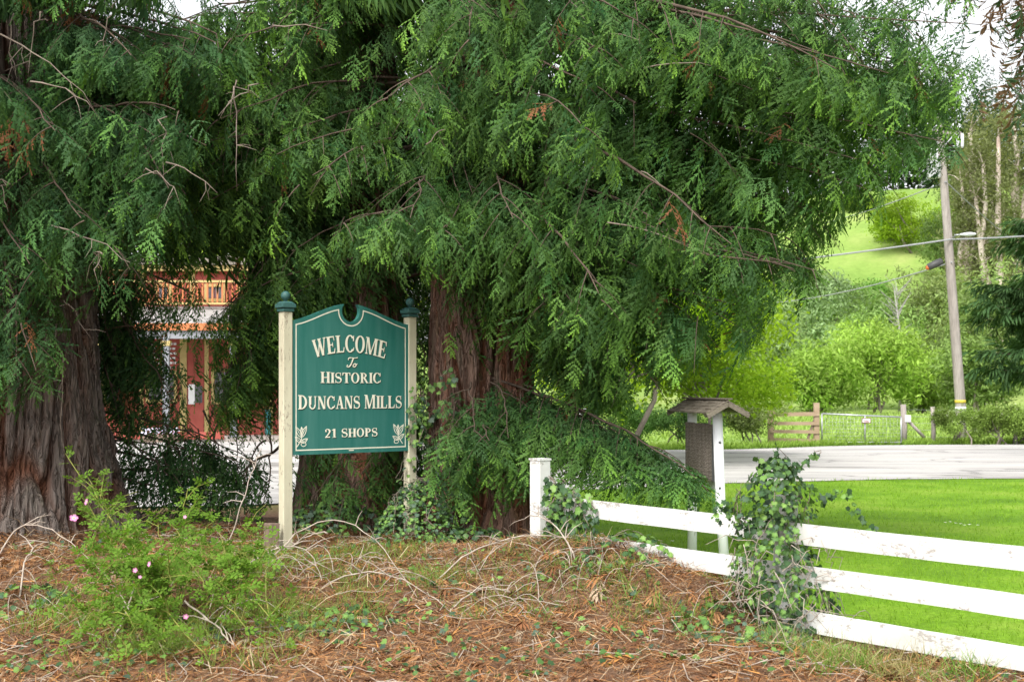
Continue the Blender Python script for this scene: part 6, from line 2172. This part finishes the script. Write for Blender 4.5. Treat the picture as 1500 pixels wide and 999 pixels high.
gs = [(gx(px, D), D, s) for px, D, s in ((1190, 8.1, 1), (1260, 7.75, 1), (1330, 7.55, 1), (1400, 7.45, .9), (1300, 7.9, .8), (1150, 8.3, .6), (1230, 8.0, .7), (1420, 7.6, .7), (1220, 7.55, .8))]
x, y = spots(r, gs, 1700, 0.17); k = fbm(x * 4, y * 4, 13) > 0.45; x, y = x[k], y[k]
grass('rough_grass', 'dry straw and green grass along the bottom fence rail', x, y, 0.20, (0.20, 0.20, 0.06), (0.44, 0.36, 0.19), 0.5, 7, 1.0)
x, y = spots(r, gs, 1300, 0.17); k = fbm(x * 4, y * 4, 15) > 0.47; x, y = x[k], y[k]
grass('rough_grass', 'fresh green grass clumps below the bottom fence rail', x, y, 0.17, (0.08, 0.18, 0.025), (0.18, 0.33, 0.05), 0.6, 8, 0.5)
# verge across the road
x = r.uniform(3.5, 20, 9000); y = road_far(x) + 0.05 + np.abs(r.normal(0, 0.7, 9000))
grass('verge_grass', 'bright grass verge on the far side of the road', x, y, 0.22, (0.13, 0.24, 0.03), (0.27, 0.40, 0.07), 3.2, 9, 0.4)
x = r.uniform(4, 26, 10000); y = r.uniform(40, 80, 10000)
grass('field_grass', 'pale green pasture grass in the field beyond the gate', x, y, 0.30, (0.20, 0.32, 0.06), (0.36, 0.48, 0.13), 5.0, 10, 0.5)
# tiny white daisies in the lawn
mb = MB(); rr = random.Random(2)
fl = []
for px, py in ((1385, 772), (1392, 771), (1400, 773), (1407, 774), (1413, 776), (1420, 775), (1432, 776), (1010, 790), (985, 800), (930, 790), (1150, 700), (1000, 780)):
    D = EYE * F / (py - HORIZON); p = at(px, py, D); fl.append(p)
    for s in range(7):
        a = s * 0.9
        mb.poly([p + Vector((0, 0, 0.055)), p + Vector((math.cos(a) * .022, math.sin(a) * .022, 0.062)), p + Vector((math.cos(a + .5) * .022, math.sin(a + .5) * .022, 0.062))])
tag(mb.build('lawn_daisies', mat_flat('daisy_white', (0.8, 0.8, 0.78), 0.6), None), 'row of tiny white daisies in the lawn', 'daisies', kind='stuff')

# ================================================================== rose bush, canes
def leaflet_template():
    V = np.array([[0, 0, 0], [0.3, .26, 0.05], [0.7, .24, 0.04], [1, 0, -0.06], [0.7, -.24, 0.04], [0.3, -.26, 0.05], [0.5, 0, -0.01]])
    T = np.array([[6, 1, 0], [6, 2, 1], [6, 3, 2], [6, 4, 3], [6, 5, 4], [6, 0, 5]])
    return V, T, np.array([0.2, 0.6, 0.6, 0.9, 0.6, 0.6, 0.3])


def compound():
    L = leaflet_template(); V, T, W = [], [], []
    for (x, y, a) in ((0.25, 0.02, 65), (0.25, -0.02, -65), (0.55, 0.02, 55), (0.55, -0.02, -55), (0.72, 0, 0)):
        c, s = math.cos(R(a)), math.sin(R(a)); i = len(V)
        for v in L[0]:
            v = v * 0.42; V.append([x + v[0] * c - v[1] * s, y + v[0] * s + v[1] * c, v[2] - 0.1 * x * x])
        T += [[i + q for q in t] for t in L[1]]; W += list(L[2])
    i = len(V); V += [[0, .012, 0], [0, -.012, 0], [0.75, 0, -0.06]]; W += [0.3] * 3; T.append([i, i + 1, i + 2])
    return np.array(V), np.array(T), np.array(W)


CMP = compound()
rose = empty('rose_bush', at(250, 920, 8.9)); tag(rose, 'straggling wild rose bush with pink flowers at the lower left', 'bush')
rr = random.Random(19)
P, Dv, Nw = [], [], []
canes = []
for (x0, y0, D0, x1, y1, D1, lift) in [(240, 930, 9, 110, 740, 9.6, .25), (250, 930, 9, 95, 665, 10.0, .1), (250, 925, 9, 60, 850, 9.2, .35), (260, 920, 9, 160, 800, 8.8, .3), (255, 930, 9, 290, 725, 9.6, .15), (260, 930, 9, 275, 715, 9.9, .05),
                                       (265, 930, 9, 330, 800, 9.2, .25), (270, 930, 9, 200, 830, 8.6, .2), (265, 930, 9, 390, 850, 9, .3), (240, 925, 9, 180, 860, 8.3, .3), (230, 930, 8.8, 90, 900, 8.2, .4), (270, 920, 9, 345, 900, 8.3, .3), (260, 940, 8.8, 420, 1000, 7.9, .45),
                                       (250, 930, 9, 230, 760, 9.4, .1), (250, 930, 9, 140, 720, 10.2, .2), (280, 930, 9, 300, 860, 8.2, .25), (300, 920, 9.3, 360, 770, 9.7, .15), (230, 930, 8.9, 215, 950, 7.9, .3), (280, 925, 9, 350, 830, 8.9, .2), (240, 930, 9, 250, 850, 8.4, .3),
                                       (230, 930, 9, 110, 820, 8.7, .3), (300, 930, 9, 270, 780, 9.2, .1), (230, 940, 8.9, 90, 960, 7.9, .3), (240, 950, 8.6, 130, 930, 7.8, .3), (240, 960, 8.4, 300, 960, 7.6, .3), (250, 950, 8.6, 180, 970, 7.6, .25), (270, 950, 8.6, 370, 940, 8.0, .3), (230, 930, 9, 70, 890, 8.6, .3), (220, 930, 9, 120, 860, 8.4, .25), (260, 930, 9, 320, 760, 9.6, .15), (300, 920, 9.2, 400, 800, 9.4, .2), (230, 930, 9, 150, 770, 9.4, .2), (250, 960, 8.4, 240, 940, 7.6, .2), (250, 930, 9, 200, 780, 9.1, .2)]:
    a, b = at(x0, y0, D0), at(x1, y1, D1)
    a.x += rr.gauss(0, 0.14); a.y += rr.gauss(0, 0.12)
    a.z = float(ground_h(a.x, a.y)); b.z = max(b.z, float(ground_h(b.x, b.y)) + 0.06)
    pts = []
    for k in range(12):
        s = k / 11
        p = a.lerp(b, s); p.z += lift * math.sin(math.pi * s) * 0.8; p += Vector((rr.gauss(0, .012), rr.gauss(0, .012), rr.gauss(0, .008))); pts.append(p)
    canes.append(pts)
    mb = MB(); mb.tube(pts, list(np.linspace(0.008, 0.0025, 12)), 5); mb.build('cane', M_greenstem, rose)
    for k in range(1, 12):
        for j in range(3 if k > 2 else 1):
            P.append(pts[k] + Vector((rr.gauss(0, .03), rr.gauss(0, .03), rr.gauss(0, .02)))); Dv.append((rr.gauss(0, 1), rr.gauss(0, 1), rr.uniform(-0.3, 0.7))); Nw.append(k / 11)
    for j in range(4):
        k = rr.randrange(4, 11); q = pts[k] + Vector((rr.uniform(-.25, .25), rr.uniform(-.2, .2), rr.uniform(0.0, .22)))
        mb = MB(); mb.tube([pts[k], pts[k].lerp(q, .5) + Vector((0, 0, .03)), q], [0.004, 0.003, 0.0015], 4, False); mb.build('shoot', M_greenstem, rose)
        for m_ in range(7):
            P.append(pts[k].lerp(q, rr.uniform(0.2, 1)) + Vector((rr.gauss(0, .015), rr.gauss(0, .015), rr.gauss(0, .015)))); Dv.append((rr.gauss(0, 1), rr.gauss(0, 1), rr.uniform(-0.2, 0.9))); Nw.append(0.8)
P = np.array([list(p) for p in P]); Dv = nrm(np.array(Dv)); Nw = np.array(Nw)[:, None]; n = len(P)
c0 = np.array([0.09, 0.185, 0.022]) * r.uniform(0.7, 1.3, (n, 1)); c1 = np.array([0.20, 0.34, 0.045]) * r.uniform(0.7, 1.3, (n, 1))
V, T, Cc = scatter(CMP, P, frames(Dv, nrm(r.normal(0, .45, (n, 3)) + [0, -0.25, 1])), r.uniform(0.045, 0.10, n), c0, c0 * (1 - Nw) + c1 * Nw)
tag(mesh_np('leaves', V, [T], M_broad, Cc, rose), kind='stuff')
M_centre = mat_flat('rose_centre', (0.6, 0.5, 0.2), 0.6)
for (px, py, D, sz) in ((127, 735, 9.0, .024), (108, 759, 9.0, .030), (219, 826, 8.2, .018), (198, 835, 8.2, .016), (272, 903, 7.6, .016), (205, 845, 8.2, .012), (271, 757, 8.9, .013)):
    c = at(px, py, D)
    fr_ = empty('rose_flower', c, parent=rose); fr_.matrix_parent_inverse = pmat(rose).inverted()
    q = Vector((rr.gauss(0, .4), -1, rr.uniform(0.2, 0.9))).normalized().to_track_quat('Z', 'Y').to_matrix()
    for k in range(5):
        a = k * 2 * math.pi / 5; mb = MB()
        loc = [(0, 0, 0), (0.55, -.42, .12), (0.95, -.36, .22), (1.02, 0, .18), (0.95, .36, .22), (0.55, .42, .12)]
        pts = [c + q @ Vector(((x_ * math.cos(a) - y_ * math.sin(a)) * sz, (x_ * math.sin(a) + y_ * math.cos(a)) * sz, z_ * sz)) for x_, y_, z_ in loc]
        V = np.array([list(p) for p in pts]); cc = np.array([[0.75, 0.6, 0.68]] + [[0.62, 0.17, 0.42]] * 5)
        mesh_np('petal', V, [np.array([[0, 1, 2], [0, 2, 3], [0, 3, 4], [0, 4, 5]])], M_petal, cc, fr_)
    mb = MB(); mb.lathe(c, [(0.01 * sz, 0), (0.22 * sz, 0.05 * sz), (0.2 * sz, 0.14 * sz), (0.02 * sz, 0.2 * sz)], 7, M=q); mb.build('flower_centre', M_centre, fr_)

# dead bramble canes arching out of the litter, each one a thing
CN = [((388, 830, 10.6), (498, 762, 10.7), (612, 905, 9.6), 'longest pale bramble cane arching under the sign'),
      ((345, 835, 10.2), (430, 800, 10.2), (470, 850, 9.6), 'grey bramble cane arching across the foot of the left sign post'),
      ((335, 800, 10.8), (360, 720, 10.8), (383, 655, 11.0), 'straight pale dead stem leaning left of the sign post'),
      ((0, 810, 10.4), (60, 770, 10.4), (170, 860, 9.4), 'grey dead cane arching at the foot of the left redwood'),
      ((28, 870, 9.4), (50, 800, 9.8), (95, 808, 10), 'short bowed cane at the left edge'),
      ((640, 880, 10.0), (740, 790, 10.3), (880, 840, 10.0), 'pale cane looping low in front of the redwood foot'),
      ((780, 860, 9.8), (840, 790, 10.2), (960, 800, 9.9), 'pale cane arching towards the fence'),
      ((845, 850, 9.7), (800, 760, 10.2), (745, 770, 10.6), 'thin upright cane before the leftmost white post'),
      ((470, 870, 9.9), (560, 840, 9.9), (675, 925, 9.0), 'low cane sprawling across the litter below the sign'),
      ((270, 880, 8.6), (330, 930, 8.2), (350, 980, 7.8), 'dead grey cane hanging through the rose bush'),
      ((480, 780, 11), (440, 790, 11), (400, 850, 10.5), 'broken twiggy cane beside the brown stake'),
      ((160, 950, 8.2), (190, 880, 8.5), (195, 830, 8.9), 'dead upright cane inside the rose bush'),
      ((660, 920, 9.2), (720, 860, 9.6), (790, 900, 9.2), 'small pale loop of cane in the middle of the litter'),
      ((900, 870, 9.3), (960, 830, 9.5), (1010, 880, 9.2), 'short cane curled against the litter bank by the fence')]
for (a, m_, b, lab) in CN:
    a, m_, b = at(*a), at(*m_), at(*b)
    for p in (a, b):
        g_ = float(ground_h(p.x, p.y))
        if p.z < g_ + 0.08: p.z = g_ + 0.01
    root = empty('bramble_cane', a); tag(root, lab, 'cane', 'dead bramble canes')
    c2 = m_ * 2 - (a + b) * 0.5
    pts = [a * (1 - s) ** 2 + c2 * 2 * s * (1 - s) + b * s * s + Vector((rr.gauss(0, .006), rr.gauss(0, .006), rr.gauss(0, .005))) for s in [k / 15 for k in range(16)]]
    for p in pts: p.z = max(p.z, float(ground_h(p.x, p.y)) + 0.012)
    mb = MB(); mb.tube(pts, list(np.linspace(0.007, 0.0025, 16)), 6); mb.build('stem', M_twig, root)
    for j in range(5):
        k = rr.randrange(3, 14); q = pts[k] + Vector((rr.uniform(-.25, .25), rr.uniform(-.15, .15), rr.uniform(-0.02, .14)))
        q.z = max(q.z, float(ground_h(q.x, q.y)) + 0.01)
        mb = MB(); mb.tube([pts[k], pts[k].lerp(q, .5) + Vector((0, 0, .02)), q], [0.005, 0.0035, 0.0015], 4, False); mb.build('twig', M_twig, root)
# thickets of thin dead canes
mb = MB()
for k in range(70):
    cx, cy, D = rr.choice([(430, 860, 10.2), (480, 830, 10.6), (520, 850, 10.2), (700, 870, 9.9), (760, 860, 9.9), (850, 850, 9.7), (930, 840, 9.6), (60, 890, 9), (330, 900, 8.8), (1140, 900, 8.5), (800, 900, 9.3), (30, 850, 9.6), (1180, 900, 8.4)])
    a = at(cx + rr.gauss(0, 35), cy + rr.gauss(0, 15), D + rr.gauss(0, .2)); a.z = float(ground_h(a.x, a.y)) + 0.01
    ang = rr.uniform(0, 6.28); L = rr.uniform(0.25, 0.75); h_ = rr.uniform(0.04, 0.22)
    pts = []
    for q in range(8):
        s = q / 7; p = a + Vector((math.cos(ang + 0.6 * s) * L * s, math.sin(ang + 0.6 * s) * L * s * 0.6, 0)); p.z = float(ground_h(p.x, p.y)) + 0.015 + h_ * math.sin(math.pi * s) ; pts.append(p)
    mb.tube(pts, list(np.linspace(0.004, 0.0015, 8)), 4, False)
tag(mb.build('dead_cane_thicket', M_twig, None), 'tangle of thin pale dead canes lying on the litter', 'dead canes', kind='stuff')
